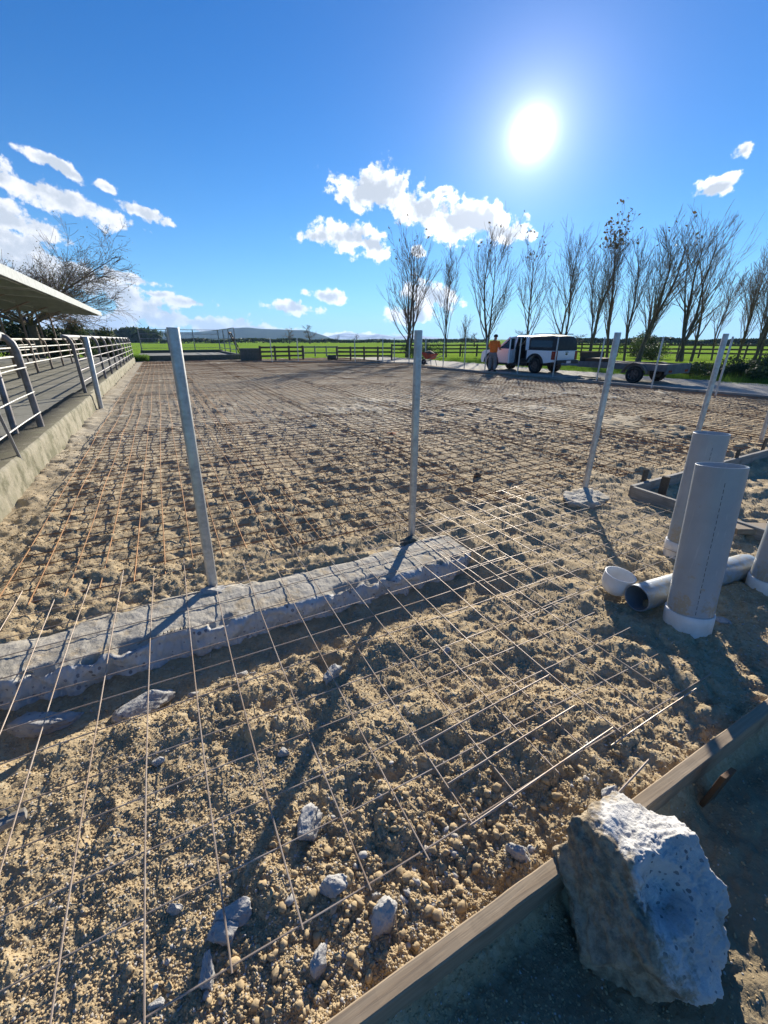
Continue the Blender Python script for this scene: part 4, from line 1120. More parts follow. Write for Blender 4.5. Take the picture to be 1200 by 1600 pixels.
POP = [((640, 557), 366, 1, 'spreading bare poplar with several stems, leftmost of the row', 3, 1.75, 25, .2),
       ((697, 557), 385, 2, 'slim bare poplar second from the left', 1, 0.7, 0, .11),
       ((762, 557), 352, 3, 'tall wide bare poplar rising behind the worker', 2, 1.5, 25, .18),
       ((821, 556), 378, 4, 'bare poplar above the cab of the pickup', 1, 1.25, 50, .14),
       ((877, 557), 366, 5, 'bare poplar above the canopy at the back of the pickup', 2, 1.2, 0, .15),
       ((919, 561), 376, 6, 'narrow bare poplar just right of the pickup', 2, 0.6, 0, .15),
       ((948, 560), 360, 7, 'narrow poplar still holding dark leaves in its top', 1, 0.6, 260, .16),
       ((975, 562), 380, 8, 'slim leaning bare poplar left of the thick clump', 1, 0.75, 0, .13),
       ((995, 563), 349, 9, 'tall many stemmed bare poplar above the trailer', 3, 1.25, 35, .2),
       ((1060, 563), 346, 10, 'widest bare poplar with spreading limbs right of the trailer', 4, 1.5, 0, .2),
       ((1112, 561), 430, 11, 'small bare poplar between the two big right ones', 1, 0.9, 0, .10),
       ((1150, 562), 392, 12, 'bare poplar near the right edge with a forked trunk', 2, 0.9, 0, .13),
       ((1180, 565), 372, 13, 'bare poplar cut by the right edge of the picture', 3, 1.1, 0, .16),
       ((1235, 566), 370, 14, 'bare poplar beyond the right edge, its limbs just in view', 2, 1.1, 0, .16)]
for (b, ty, sd_, lab, st, w, lv, tr) in POP:
    bp_ = at(*b); tp_ = far(b[0], ty, bp_.y); poplar(bp_, tp_.z * 0.88, sd_ * 13 + 1, lab, st, w, lv, tr)
# small bare sapling
bp_ = at(722, 557); poplar(bp_, 3.2, 501, 'small bare sapling between the second and third poplar', 1, 0.9, 0, .05, name='sapling', maxlvl=2)
def round_tree(base, H, Wd, seed, label, name='bare_tree', group='bare trees far across the paddocks', leaves=0, lm=None):
    rs = random.Random(seed); root = empty(name, base); tag(root, label, 'tree', group); mbs = (MB(), MB()); tips = []
    grow(mbs, tips, rs, base, Vector((rs.gauss(0, .08), 0, 1)).normalized(), H * 0.75, H * 0.035, 0, 3, 0.5, [(35, 75), (25, 55), (20, 55)], [13, 6, 4], H * 0.0028, H * 0.12)
    k = Wd
    mbs[0].build('trunk', M_bark, root, base, True); c = mbs[1].build('crown', M_twig, root, base, True)
    root.scale = (k, k, 1)
    if leaves: leaf_cards(tips, leaves, H * 0.03, H * 0.04, seed, lm or M_dleaf, 'leaves', root, base)
    return root
def on_field(px, Y): 
    d = ray(px, 530.0); return Vector((d.x / d.y * Y, Y, -0.16))
for i, (px, top, Y, k, lab) in enumerate([(452, 507, 190, 1.0, 'left of the two round bare trees on the horizon above the left rail fence'), (484, 504, 190, 1.15, 'right of the two round bare trees on the horizon above the left rail fence'),
                                    (527, 521, 260, 1.0, 'small bare tree on the horizon above the paddock gateway'), (556, 519, 260, 1.1, 'bare tree on the horizon above the right rail fence'),
                                    (815, 508, 75, 1.2, 'round bare tree behind the pickup cab'), (742, 516, 110, 1.2, 'round bare tree left of the worker in the distance'), (900, 517, 110, 1.5, 'bare tree far behind the pickup tail'), (1020, 520, 120, 1.4, 'bare tree far behind the thick poplars')]):
    H = far(px, top, Y).z + 0.16; round_tree(on_field(px, Y), H, k, 900 + i, lab)
def bush(base, size, n, seed, label, mt, name='shrub', leaf=0.05, cat='shrub', group=None):
    r_ = np.random.default_rng(seed); root = empty(name, base); tag(root, label, cat, group)
    m = 9; cs = r_.normal(size=(m, 3)) * np.array([0.45, 0.45, 0.28]); cs[:, 2] = np.abs(cs[:, 2]) + 0.25; rr = r_.uniform(0.28, 0.5, m)
    k = r_.integers(0, m, n); d = r_.normal(size=(n, 3)); d /= np.linalg.norm(d, axis=1)[:, None]
    P = (cs[k] + d * (rr[k] * r_.uniform(0.55, 1.05, n))[:, None]) * np.array(size); P[:, 2] = np.maximum(P[:, 2], 0.02)
    a = r_.normal(size=(n, 3)); a /= np.linalg.norm(a, axis=1)[:, None]; b = np.cross(a, d); b /= (np.linalg.norm(b, axis=1)[:, None] + 1e-6)
    s = (leaf * r_.uniform(0.6, 1.5, n))[:, None]
    V = np.stack([P - a * s, P + b * s * .5, P + a * s, P - b * s * .5], 1).reshape(-1, 3)
    np_mesh('foliage', V, np.arange(4 * n).reshape(-1, 4), mt, parent=root)
    mb = MB(); rs = random.Random(seed)
    for q in range(6): mb.tube([(0, 0, -.05), tuple(cs[q] * np.array(size) * 0.6), tuple(cs[q] * np.array(size))], [0.03 * size[2], .02 * size[2], .008], 5)
    mb.build('stem', M_bark, root)
    return root
bush(at(1096, 562) + Vector((0, 8, 0)), (1.6, 1.6, 2.6), 5000, 1, 'round dark evergreen tree between the big right poplars', M_dleaf, 'evergreen_tree', 0.08, 'tree')
bush(at(1020, 562), (2.2, 1.2, 1.5), 4000, 2, 'dark shrub at the feet of the thick poplars', M_dleaf)
bush(at(1150, 590), (1.9, 1.1, 0.75), 5000, 3, 'low dark shrub on the verge near the right edge', M_dleaf)
bush(at(1100, 586), (1.6, 1.0, 0.5), 4000, 4, 'low green weeds clump left of the dark verge shrub', M_leaf, 'weed_clump')
bush(at(1200, 592), (1.6, 1.0, 0.9), 4000, 6, 'dark shrub cut by the right edge on the verge', M_dleaf)
bush(at(660, 559), (1.9, 1.2, 1.3), 4000, 5, 'dark shrub around the foot of the leftmost poplar', M_dleaf)
# left spreading tree and shrubs behind the shed
def spreading_tree():
    base = Vector((-28.3, 36, -0.1)); rs = random.Random(17); root = empty('spreading_tree', base); tag(root, 'wide spreading tree with bare arching limbs and sparse olive leaves behind the shed', 'tree')
    mbs = (MB(), MB()); tips = []
    mbs[0].tube([base, base + Vector((0.1, 0, 1.6)), base + Vector((0.0, 0.1, 2.8))], [0.42, 0.36, 0.32], 10, cap=False)
    top = base + Vector((0, 0.1, 2.7))
    for k in range(19):
        an = 2 * math.pi * k / 19 + rs.uniform(-.2, .2); el_ = rs.uniform(0.22, 0.72)
        d = Vector((math.cos(an) * math.cos(el_), math.sin(an) * math.cos(el_), math.sin(el_)))
        grow(mbs, tips, rs, top, d, rs.uniform(6.0, 9.0), 0.10, 0, 3, 0.0, [(20, 50), (20, 55), (20, 55)], [10, 7, 5], 0.010, 0.7)
    mbs[0].build('trunk', M_bark, root, base, True); mbs[1].build('crown', M_twig, root, base, True)
    leaf_cards(tips, 7000, 0.055, 0.22, 5, M_leaf, 'leaves', root, base)
spreading_tree()
for i, (u, v, s, lab) in enumerate([(30, 38, (2.6, 2.0, 3.4), 'dark dense shrub seen below the shed roof at the left edge'), (88, 40, (2.6, 2.2, 3.4), 'dark dense shrub below the spreading tree'), (165, 47, (2.2, 2, 1.8), 'low dark shrub right of the spreading tree trunk')]):
    bush(on_field(u, v), s, 6000, 60 + i, lab, M_dleaf, leaf=0.14)
# hedges across the paddocks
def hedge(name, pts, h, w, seed, label, n=9000):
    r_ = np.random.default_rng(seed); pts = [Vector(p) for p in pts]; org = pts[0]
    seg = [(pts[i + 1] - pts[i]).length for i in range(len(pts) - 1)]; tot = sum(seg)
    t = r_.uniform(0, tot, n); P = []
    for q in t:
        i = 0
        while i < len(seg) - 1 and q > seg[i]: q -= seg[i]; i += 1
        P.append(pts[i].lerp(pts[i + 1], min(1, q / seg[i])))
    P = np.array([tuple(q) for q in P])
    hh = h * (0.8 + 0.45 * fbm(t / 9.0, t * 0, 3, seed))
    P[:, 2] += hh * r_.random(n) ** 0.6; P[:, :2] += r_.normal(0, w, (n, 2))
    a = r_.normal(size=(n, 3)); a /= np.linalg.norm(a, axis=1)[:, None]; b = np.cross(a, r_.normal(size=(n, 3))); b /= np.linalg.norm(b, axis=1)[:, None]
    s = (h * 0.22 * r_.uniform(0.6, 1.4, n))[:, None]
    V = np.stack([P - a * s, P + b * s * .6, P + a * s, P - b * s * .6], 1).reshape(-1, 3) - np.array(org)
    o = np_mesh(name, V, np.arange(4 * n).reshape(-1, 4), M_dleaf, loc=org); return tag(o, label, 'hedge')
hedge('hedge', [on_field(250, 215), on_field(560, 230), on_field(760, 240)], 2.0, 0.8, 5, 'long dark hedge line across the paddock behind the gateway')
hedge('hedge', [on_field(820, 200), on_field(1000, 170), on_field(1330, 150)], 2.2, 0.8, 6, 'long dark hedge line behind the right poplars')
hedge('hedge', [on_field(90, 230), on_field(240, 240)], 7.0, 3.0, 8, 'dark belt of trees far behind the left yard', 5000)
# verge grass
def build_grass():
    r_ = np.random.default_rng(3); n = 42000
    u = r_.uniform(20.0, 25.0, n); v = r_.uniform(-2, 30, n)
    x = CP * u - SP * v; y = SP * u + CP * v
    cl = 0.5 + fbm(x / 1.2, y / 1.2, 3, 88)
    h = (0.06 + 0.30 * np.clip(cl, 0, 1.2) ** 2) * r_.uniform(0.5, 1.2, n)
    an = r_.uniform(0, 6.28, n); wx, wy = 0.012 * np.cos(an), 0.012 * np.sin(an); lx, ly = r_.normal(0, .08, n), r_.normal(0, .08, n)
    z0 = np.full(n, -0.17)
    V = np.stack([np.stack([x - wx, y - wy, z0], -1), np.stack([x + wx, y + wy, z0], -1), np.stack([x + lx, y + ly, z0 + h + .1], -1)], 1).reshape(-1, 3)
    o = np_mesh('grass', V, np.arange(3 * n).reshape(-1, 3), M_grassb); tag(o, 'long green grass on the verge beside the gravel track', 'grass', kind='stuff')
    n = 2500; u = r_.uniform(-2.1, -0.9, n); v = r_.uniform(38.5, 39.4, n); x = CP * u - SP * v; y = SP * u + CP * v
    an = r_.uniform(0, 6.28, n); wx, wy = 0.014 * np.cos(an), 0.014 * np.sin(an); h = r_.uniform(.2, .6, n)
    V = np.stack([np.stack([x - wx, y - wy, 0 * x], -1), np.stack([x + wx, y + wy, 0 * x], -1), np.stack([x + r_.normal(0, .1, n), y + r_.normal(0, .1, n), h], -1)], 1).reshape(-1, 3)
    o = np_mesh('grass', V, np.arange(3 * n).reshape(-1, 3), M_grassb); tag(o, 'bright tuft of grass at the far end of the kerb', 'grass', kind='stuff')
build_grass()

# ------------------------------------------------------------------ pickup (local: y forward, x right, origin below rear axle centre)
def wheel(root, x, y, r, w, name='wheel'):
    M = Matrix.Rotation(math.pi / 2, 3, 'Y')
    prof = [(r * .6, -w / 2), (r * .9, -w / 2), (r * .98, -w * .38), (r, -w * .2), (r, w * .2), (r * .98, w * .38), (r * .9, w / 2), (r * .6, w / 2)]
    t = MB().lathe(prof, 28, (x, y, r), M).build(name, M_rubber, root, smooth=True)
    sx = -1 if x < 0 else 1
    mb = MB().lathe([(0, w * .30), (r * .12, w * .32), (r * .15, w * .2), (r * .52, w * .12), (r * .6, w * .42), (r * .62, w * .44)], 28, (x, y, r), Matrix.Rotation(sx * math.pi / 2, 3, 'Y'))
    for k in range(6):
        an = k * math.pi / 3; d = Vector((0, math.cos(an), math.sin(an))); mb.box(Vector((x + sx * w * .34, y, r)) + d * r * .33, (.03, .07 * r / .4, r * .5), Matrix((Vector((1, 0, 0)), d.cross(Vector((1, 0, 0))), d)).transposed())
    mb.build('rim', M_rim, t, smooth=True)
def arch(yc, r, zc, z0, n=12):
    return [(yc + r * math.cos(math.pi * k / n), max(z0, zc + r * math.sin(math.pi * k / n))) for k in range(n + 1)]
def build_pickup():
    pr = at(834, 582.5); pr.z = -0.03
    head = R(32.0)
    c = pr + Vector((math.cos(head), math.sin(head), 0)) * 0.80
    root = empty('pickup_truck', c, head); root.scale = (0.95, 0.93, 0.97); tag(root, 'white double cab pickup with dark canopy and an open rear door', 'pickup truck')
    hw = 0.92
    # body shell: rear tub and front, profile with wheel arches
    rear = [(-1.22, 0.62), (-0.50, 0.52)] + arch(0, .50, .40, .52)[::-1] + [(0.58, 0.50), (0.60, 1.16), (-1.24, 1.14)]
    MB().prism(rear, -hw, hw).build('tub', M_white_paint, root, bevel=0.03)
    front = [(1.52, 0.45), (2.70, 0.45)] + arch(3.22, .50, .40, .45)[::-1] + [(3.76, 0.42), (4.05, 0.42), (4.12, 0.60), (4.08, 0.98), (3.9, 1.08), (2.85, 1.18), (2.35, 1.20), (1.52, 1.18)]
    MB().prism(front, -hw, hw).build('front_body', M_white_paint, root, bevel=0.04)
    # cab floor, right side, sill
    mb = MB(); mb.box((0, 1.06, 0.42), (2 * hw - .02, 0.94, 0.16)); mb.build('sill', M_black, root, bevel=0.02)
    mb = MB(); mb.box((hw - 0.05, 1.06, 0.84), (0.10, 0.94, 0.70)); mb.build('right_door', M_white_paint, root, bevel=0.02)
    mb = MB(); mb.box((0, 0.72, 0.86), (1.6, 0.2, 0.70)); mb.box((0, 0.90, 0.60), (1.6, 0.5, 0.2)); mb.box((0, 1.50, 0.9), (1.6, 0.12, 0.9)); mb.build('seats', M_black, root, bevel=0.03)
    # greenhouse: pillars + roof + glass
    def gx(z): return hw - 0.02 - (z - 1.16) * 0.28
    mb = MB(); P = []
    zr = 1.80
    roofp = [(0.72, zr - .01), (1.0, zr + .03), (1.6, zr + .035), (2.05, zr - .02)]
    n = len(roofp); vs = [(-gx(zr), y, z) for y, z in roofp] + [(0, y, z + .03) for y, z in roofp] + [(gx(zr), y, z) for y, z in roofp] + [(-gx(zr), y, z - .05) for y, z in roofp] + [(gx(zr), y, z - .05) for y, z in roofp]
    fs = []
    for i in range(n - 1): fs += [(i, i + 1, n + i + 1, n + i), (n + i, n + i + 1, 2 * n + i + 1, 2 * n + i), (3 * n + i, 3 * n + i + 1, i + 1, i), (2 * n + i, 2 * n + i + 1, 4 * n + i + 1, 4 * n + i), (3 * n + i, 4 * n + i, 4 * n + i + 1, 3 * n + i + 1)]
    fs += [(0, n, 2 * n, 4 * n, 3 * n), (n - 1, 2 * n - 1, 3 * n - 1, 5 * n - 1, 4 * n - 1)]
    MB().add(vs, fs).build('roof', M_white_paint, root, smooth=True)
    def pillar(y0, y1, w, s):
        m = MB(); a, b = Vector((s * gx(1.16), y0, 1.16)), Vector((s * gx(zr), y1, zr - .02)); d = (b - a); m.box((a + b) / 2, (d.length, w, .06), ribbon_mat(d, Vector((1, 0, 0)))); return m
    for s in (-1, 1):
        pillar(0.60, 0.78, .22, s).build('pillar', M_white_paint, root, bevel=.01); pillar(1.54, 1.52, .09, s).build('pillar', M_white_paint, root, bevel=.01); pillar(2.80, 2.05, .09, s).build('pillar', M_white_paint, root, bevel=.01)
        m = MB(); m.add([(s * (gx(1.18) - .015), 1.58, 1.18), (s * (gx(1.18) - .015), 2.70, 1.20), (s * (gx(zr) - .015), 2.02, zr - .03), (s * (gx(zr) - .015), 1.56, zr - .03)], [(0, 1, 2, 3)]); m.build('window', M_glass, root)
    m = MB(); m.add([(gx(1.18) - .015, .70, 1.18), (gx(1.18) - .015, 1.5, 1.18), (gx(zr) - .015, 1.5, zr - .03), (gx(zr) - .015, .8, zr - .03)], [(0, 1, 2, 3)]); m.build('window', M_glass, root)
    m = MB(); m.add([(-gx(1.2), 2.82, 1.2), (gx(1.2), 2.82, 1.2), (gx(zr), 2.06, zr - .02), (-gx(zr), 2.06, zr - .02)], [(0, 1, 2, 3)]); m.build('windscreen', M_glass, root)
    m = MB(); m.add([(-.75, .63, 1.18), (.75, .63, 1.18), (.62, .76, zr - .03), (-.62, .76, zr - .03)], [(0, 1, 2, 3)]); m.build('window', M_glass, root)
    # canopy on the tub
    V = []; F = []; ys = [-1.20, -1.12, -.7, -.2, .3, .52]
    for j, y in enumerate(ys):
        zt = [1.66, 1.80, 1.86, 1.87, 1.88, 1.86][j]
        for x, z in ((-.90, 1.145), (-.885, 1.3), (-.80, zt - .10), (-.6, zt), (0, zt + .03), (.6, zt), (.80, zt - .10), (.885, 1.3), (.90, 1.145)): V.append((x, y, z))
    for j in range(len(ys) - 1):
        for k in range(8): F.append((j * 9 + k, j * 9 + k + 1, (j + 1) * 9 + k + 1, (j + 1) * 9 + k))
    F += [tuple(range(9)), tuple(range(5 * 9 + 8, 5 * 9 - 1, -1))]
    cn = MB().add(V, F).build('canopy', M_black, root, smooth=True)
    for s in (-1, 1):
        m = MB(); m.add([(s * .892, -1.0, 1.30), (s * .892, .42, 1.30), (s * .838, .42, 1.64), (s * .838, -.95, 1.62)], [(0, 1, 2, 3)]); m.build('window', M_glass, cn)
        m = MB(); m.tube([(s * .66, -1.0, 1.92), (s * .66, .45, 1.93)], .025, 6); m.build('roof_rail', M_black, cn, smooth=True)
    # tailgate, bumper, lamps
    m = MB(); m.box((0, -1.245, .90), (1.42, .03, .46)); tg = m.build('tailgate', M_white_paint, root, bevel=.012)
    m = MB(); m.lathe([(0, .012), (.085, .012), (.095, 0)], 24, (0, -1.262, .98), Matrix.Rotation(math.pi / 2, 3, 'X') @ Matrix.Diagonal((1, .5, 1))); m.build('badge', M_glass, tg)
    m = MB(); m.box((0, -1.268, 1.075), (.22, .02, .035)); m.build('handle', M_black, tg)
    for s in (-1, 1):
        m = MB(); m.box((s * (hw - .10), -1.245, .92), (.19, .05, .42)); m.box((s * (hw + .003), -1.14, .92), (.03, .20, .40)); m.build('tail_light', M_redl, root, bevel=.02)
    m = MB(); m.box((0, -1.34, .60), (1.78, .22, .20)); m.build('bumper', M_black, root, bevel=.03)
    m = MB(); m.box((0, -1.458, .61), (.36, .012, .12)); m.build('number_plate', M_white, root)
    for s in (-1, 1):
        for yc, z0 in ((0, .52), (3.22, .45)):
            a = arch(yc, .50, .40, z0); b = arch(yc, .60, .40, z0 - .02)
            V = []
            for (y, z), (y2, z2) in zip(a, b): V += [(s * hw, y, z), (s * (hw + .05), y, z), (s * (hw + .045), y2, z2), (s * hw, y2, z2)]
            F = []
            for i in range(len(a) - 1):
                for k in range(4): F.append((i * 4 + k, i * 4 + (k + 1) % 4, (i + 1) * 4 + (k + 1) % 4, (i + 1) * 4 + k))
            MB().add(V, F).build('wheel_flare', M_black, root)
            MB().prism([(yc + .5 * math.cos(math.pi * k / 12), .4 + .48 * math.sin(math.pi * k / 12)) for k in range(13)], s * .60, s * .62).build('arch_liner', M_black, root)
    for y in (0, 3.22):
        for s in (-1, 1): wheel(root, s * .80, y, .40, .27)
    m = MB(); m.box((0, 1.6, .48), (1.2, 4.9, .18)); m.build('chassis', M_black, root)
    m = MB(); m.tube([(-hw - .05, .7, .40), (-hw - .05, 2.6, .40)], .045, 8); m.build('side_step', M_black, root, smooth=True)
    m = MB(); m.box((-hw - .14, 2.55, 1.22), (.2, .1, .17)); m.build('mirror', M_white_paint, root, bevel=.03)
    m = MB(); m.add([(-.78, 4.085, .66), (.78, 4.085, .66), (.70, 4.10, .94), (-.70, 4.10, .94)], [(0, 1, 2, 3)]); m.build('grille', M_black, root)
    # open rear door (left): hinge at y=1.52
    hinge = Vector((-hw, 1.50, 0)); an = R(66)
    dv = Vector((-math.sin(an), -math.cos(an), 0)); nv = Vector((dv.y, -dv.x, 0)); Md = Matrix((dv, nv, Vector((0, 0, 1)))).transposed()
    Ld = .86
    def dp(x, y, z): return hinge + dv * x + nv * y + Vector((0, 0, z))
    m = MB(); m.box(dp(Ld / 2, 0, .82), (Ld, .07, .68), Md); door = m.build('open_door', M_white_paint, root, bevel=.02)
    for sg in (-1, 1):
        pass
    m = MB(); m.box(dp(Ld / 2, .045, .80), (Ld - .12, .02, .56), Md); m.box(dp(Ld / 2, -.045, .80), (Ld - .12, .02, .56), Md) if False else None
    m.build('door_trim', M_black, door, bevel=.008)
    m = MB(); m.box(dp(.03, 0, 1.46), (.05, .05, .6), Md); m.box(dp(Ld - .08, 0, 1.42), (.07, .05, .54), Md); m.box(dp(Ld / 2 - .02, 0, 1.74), (Ld - .1, .05, .05), Md); m.build('window_frame', M_white_paint, door)
    m = MB(); m.add([dp(.05, 0, 1.17), dp(Ld - .1, 0, 1.17), dp(Ld - .1, 0, 1.72), dp(.05, 0, 1.72)], [(0, 1, 2, 3)]); m.build('window', M_glass, door)
    # orange jacket on the rear seat
    R3 = root.matrix_basis if False else Matrix.Translation(c) @ Matrix.Rotation(head, 4, 'Z') @ Matrix.Diagonal((0.95, 0.93, 0.97, 1))
    jp = R3 @ Vector((-.55, .84, .97))
    rock('jacket', jp, (.14, .10, .17), 61, M_orange, 'bright orange work jacket lying on the back seat of the pickup', head, cat='jacket', group=None, sub=3, noise=.15)
build_pickup()

# ------------------------------------------------------------------ trailer
def build_trailer():
    pr = at(988, 597.5); pr.z = -0.03
    head = R(31); c = pr + Vector((math.cos(head), math.sin(head), 0)) * 0.9
    root = empty('flat_trailer', c, head); tag(root, 'grey steel flat deck trailer with mudguards parked behind the arena edge', 'trailer')
    m = MB(); m.box((0, .75, .66), (1.66, 3.7, .07)); m.build('deck', M_greyboard, root, bevel=.01)
    m = MB(); m.box((0, -1.13, .58), (1.80, .05, .36)); m.build('rear_panel', M_dsteel, root, bevel=.01)
    for s in (-1, 1):
        m = MB(); m.box((s * .87, .75, .62), (.05, 3.72, .24)); m.build('side_rail', M_dsteel, root, bevel=.01)
    m = MB(); m.box((0, 2.55, .86), (1.7, .05, .50)); m.box((-.4, 1.9, .78), (.75, .9, .2)); m.build('headboard', M_peg, root, bevel=.01)
    for s in (-1, 1):
        V = []; F = []; nn = 10; r0 = .43
        for k in range(nn + 1):
            an = math.pi * (0.02 + .96 * k / nn)
            for x in (.72, 1.02): V.append((s * x, r0 * 1.15 * math.cos(an), .34 + r0 * math.sin(an)))
        for k in range(nn): F.append((2 * k, 2 * k + 1, 2 * k + 3, 2 * k + 2))
        o = MB().add(V, F).build('mudguard', M_browpost, root, smooth=True); sl = o.modifiers.new('solid', 'SOLIDIFY'); sl.thickness = .01
        wheel(root, s * .88, 0, .33, .2)
    m = MB(); m.tube([(-.6, 2.6, .55), (0, 3.9, .5)], .04, 8).tube([(.6, 2.6, .55), (0, 3.9, .5)], .04, 8).tube([(0, 3.8, .5), (0, 4.1, .5)], .06, 8); m.build('drawbar', M_steel_grey, root, smooth=True)
    m = MB(); m.box((0, 0, .33), (1.6, .07, .07)); m.build('axle', M_black, root)
    for s in (-1, 1):
        m = MB(); m.box((s * .6, -1.165, .50), (.2, .02, .08)); m.build('tail_light', M_redl, root)
    # long plank lying across the deck
    a = R_pt(c, head, (-.4, -1.0, .72)); b = R_pt(c, head, (.7, 2.3, .75))
    board('loose_plank', a, b, .2, .03, M_board, 'brown plank lying along the deck of the trailer')
def R_pt(c, h, p): return Matrix.Translation(c) @ Matrix.Rotation(h, 4, 'Z') @ Vector(p)
build_trailer()
a, b = at(884, 590, 0.05), at(940, 594, 0.05)
board('loose_plank', a, b, .5, .05, M_darkboard, 'dark sheet of board lying on the gravel behind the pickup')
a, b = at(905, 586.5, 0.06), at(938, 590, 0.05)
board('loose_plank', a, b, .12, .05, M_board, 'pale plank lying on the gravel between pickup and trailer')

# wheelbarrow
def build_barrow():
    c = at(672, 571); c.z = 0
    root = empty('wheelbarrow', c, R(35)); tag(root, 'red wheelbarrow standing at the far right corner of the arena', 'wheelbarrow')
    V = [(-.32, -.42, .72), (.32, -.42, .72), (.36, .52, .80), (-.36, .52, .80), (-.18, -.22, .40), (.18, -.22, .40), (.2, .28, .40), (-.2, .28, .40)]
    o = MB().add(V, [(4, 5, 6, 7), (0, 1, 5, 4), (1, 2, 6, 5), (2, 3, 7, 6), (3, 0, 4, 7)]).build('tray', M_red, root); s = o.modifiers.new('solid', 'SOLIDIFY'); s.thickness = .02
    wheel(root, 0.0, .66, .2, .1)
    for s in (-1, 1):
        MB().tube([(s * .06, .68, .2), (s * .22, .0, .38), (s * .3, -.95, .66)], .022, 8).build('handle', M_steel_grey, root, smooth=True)
        MB().tube([(s * .2, -.25, .40), (s * .24, -.38, .0)], .02, 8).build('leg', M_steel_grey, root, smooth=True)
    rock('sand_heap', c + Vector((0, 0, .74)), (.3, .38, .14), 41, M_clod, 'heap of dark earth filling the wheelbarrow', R(35), cat='earth heap', group=None, sub=3)
build_barrow()

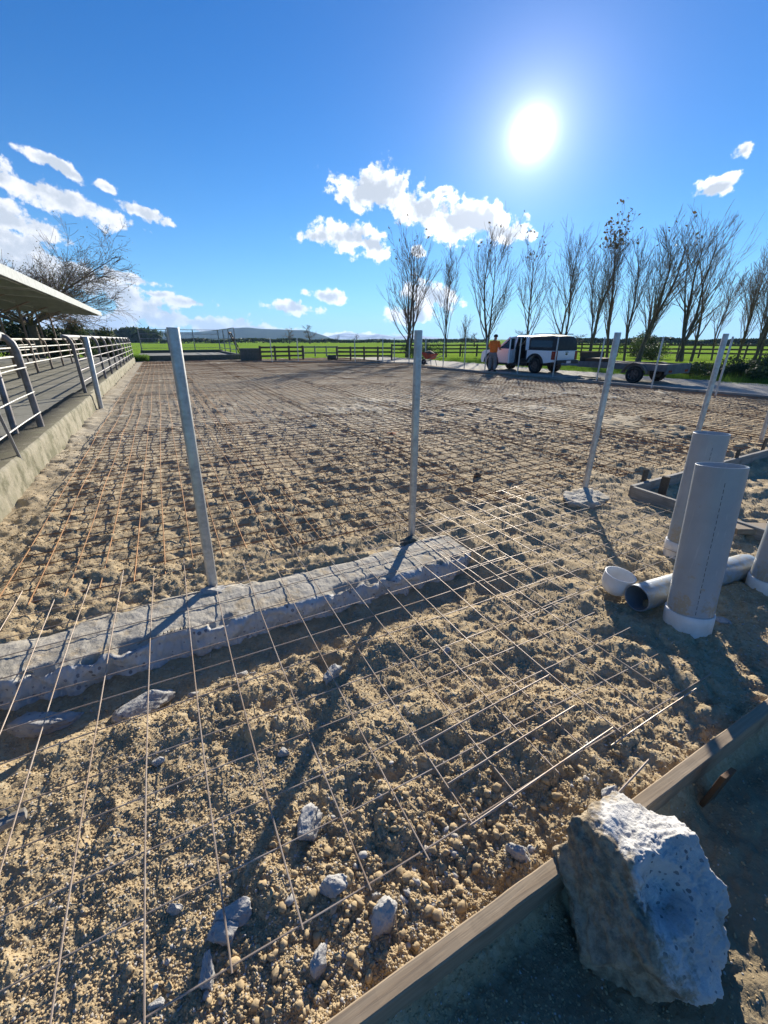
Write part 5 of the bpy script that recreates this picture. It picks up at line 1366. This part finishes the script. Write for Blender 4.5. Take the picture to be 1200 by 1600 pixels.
# ------------------------------------------------------------------ worker
def skin_mesh(name, verts, edges, radii, mt, parent, sub=2, root=0):
    me = bpy.data.meshes.new(name); me.from_pydata(verts, edges, []); me.update()
    o = link_mesh(name, me, mt, parent)
    m = o.modifiers.new('skin', 'SKIN'); m.use_smooth_shade = True
    lay = me.skin_vertices[0].data if me.skin_vertices else None
    if lay is None:
        bm = bmesh.new(); bm.from_mesh(me); bm.verts.layers.skin.verify(); bm.to_mesh(me); bm.free(); lay = me.skin_vertices[0].data
    for i, r in enumerate(radii): lay[i].radius = (r, r) if not hasattr(r, '__len__') else r; lay[i].use_root = (i == root)
    s = o.modifiers.new('sub', 'SUBSURF'); s.levels = sub; s.render_levels = sub
    return o
def build_worker():
    c = at(768, 580); c.z = -0.02
    root = empty('person', c, R(-38)); root.scale = (1.1, 1.1, 1.03); tag(root, 'worker in an orange shirt, grey trousers and dark cap standing beside the pickup', 'person')
    V = [(0, 0, .95), (0, .02, 1.12), (0, .05, 1.30), (0, .07, 1.44), (0, .085, 1.53), (0, .11, 1.61), (0, .125, 1.70), (0, .12, 1.75)]
    E = [(i, i + 1) for i in range(7)]; Rd = [(.15, .11), (.14, .10), (.16, .11), (.13, .09), .055, (.072, .085), (.078, .095), .055]
    def chain(start, pts, rads):
        p = start
        for q, r in zip(pts, rads):
            V.append(q); Rd.append(r); E.append((p, len(V) - 1)); p = len(V) - 1
        return p
    for s in (-1, 1):
        w = chain(3, [(s * .18, .06, 1.44), (s * .235, .08, 1.28), (s * .25, .13, 1.15), (s * .21, .27, 1.10), (s * .17, .37, 1.10), (s * .16, .42, 1.09)], [.06, .05, .043, .038, .028, .034])
        for k in range(4): chain(w, [(s * (.19 - .02 * k), .47, 1.085 - .005 * k), (s * (.185 - .02 * k), .50 + .008 * (k in (1, 2)), 1.06)], [.010, .008])
        chain(w - 0, [(s * .125, .43, 1.10), (s * .11, .46, 1.10)], [.011, .009])
        chain(0, [(s * .10, 0, .88), (s * .115, .03, .66), (s * .125, .05, .49), (s * .13, .02, .28), (s * .135, -.01, .09), (s * .14, .06, .045), (s * .15, .15, .035)], [.095, .085, .06, .055, .045, .045, .04])
    body = skin_mesh('body', V, E, Rd, M_skin, root)
    # nose, ears, eyes grown into the head piece
    m = MB(); m.tube([(0, .20, 1.70), (0, .235, 1.665)], [.010, .016], 6)
    for s in (-1, 1): m.tube([(s * .075, .11, 1.69), (s * .092, .10, 1.69)], [.022, .016], 8)
    m.build('face', M_skin, body, smooth=True)
    m = MB()
    for s in (-1, 1): m.lathe([(0, -.008), (.010, 0), (0, .008)], 8, (s * .03, .205, 1.705))
    m.build('eyes', M_black, body)
    Vs = [(0, -.0, .90), (0, .01, 1.05), (0, .04, 1.28), (0, .065, 1.44), (0, .08, 1.50)]; Es = [(i, i + 1) for i in range(4)]; Rs = [(.21, .16), (.205, .155), (.225, .155), (.18, .13), (.08, .08)]
    for s in (-1, 1):
        b = len(Vs); Vs += [(s * .19, .06, 1.44), (s * .24, .085, 1.28), (s * .255, .13, 1.17)]; Rs += [.082, .075, .072]; Es += [(3, b), (b, b + 1), (b + 1, b + 2)]
    skin_mesh('shirt', Vs, Es, Rs, M_orange, root)
    Vt = [(0, 0, .98), (0, 0, .90)]; Et = [(0, 1)]; Rt = [(.18, .14), (.175, .14)]
    for s in (-1, 1):
        b = len(Vt); Vt += [(s * .105, .005, .82), (s * .118, .035, .62), (s * .128, .055, .47), (s * .133, .02, .27), (s * .137, -.01, .10)]; Rt += [.12, .11, .09, .085, .082]; Et += [(1, b), (b, b + 1), (b + 1, b + 2), (b + 2, b + 3), (b + 3, b + 4)]
    skin_mesh('trousers', Vt, Et, Rt, M_grey_cloth, root)
    for s in (-1, 1):
        skin_mesh('boot', [(s * .137, -.04, .07), (s * .14, .06, .06), (s * .15, .17, .045)], [(0, 1), (1, 2)], [(.06, .065), (.055, .055), (.05, .04)], M_black, root)
    prof = [(.098, 1.685), (.104, 1.72), (.095, 1.765), (.06, 1.80), (0, 1.81)]
    cap = MB().lathe(prof, 20, (0, .12, 0)); cap.add([(-.075, .20, 1.70), (.075, .20, 1.70), (.055, .31, 1.685), (-.055, .31, 1.685)], [(0, 1, 2, 3)]); cap.build('cap', M_navy, root, smooth=True)
build_worker()

# ------------------------------------------------------------------ air
def build_haze():
    m = bpy.data.materials.new('haze'); m.use_nodes = True; nt = m.node_tree; nt.nodes.clear()
    out = nt.nodes.new('ShaderNodeOutputMaterial'); v = nt.nodes.new('ShaderNodeVolumePrincipled')
    v.inputs['Color'].default_value = (0.38, 0.62, 1.0, 1); v.inputs['Density'].default_value = HAZE; v.inputs['Anisotropy'].default_value = 0.2
    nt.links.new(v.outputs[0], out.inputs['Volume'])
    mb = MB(); mb.box((0, 0, 82.0), (9400, 9400, 170)); o = mb.build('haze', m); tag(o, 'thin blue air over the plain', 'haze', kind='stuff')
HAZE = 0.00017
build_haze()
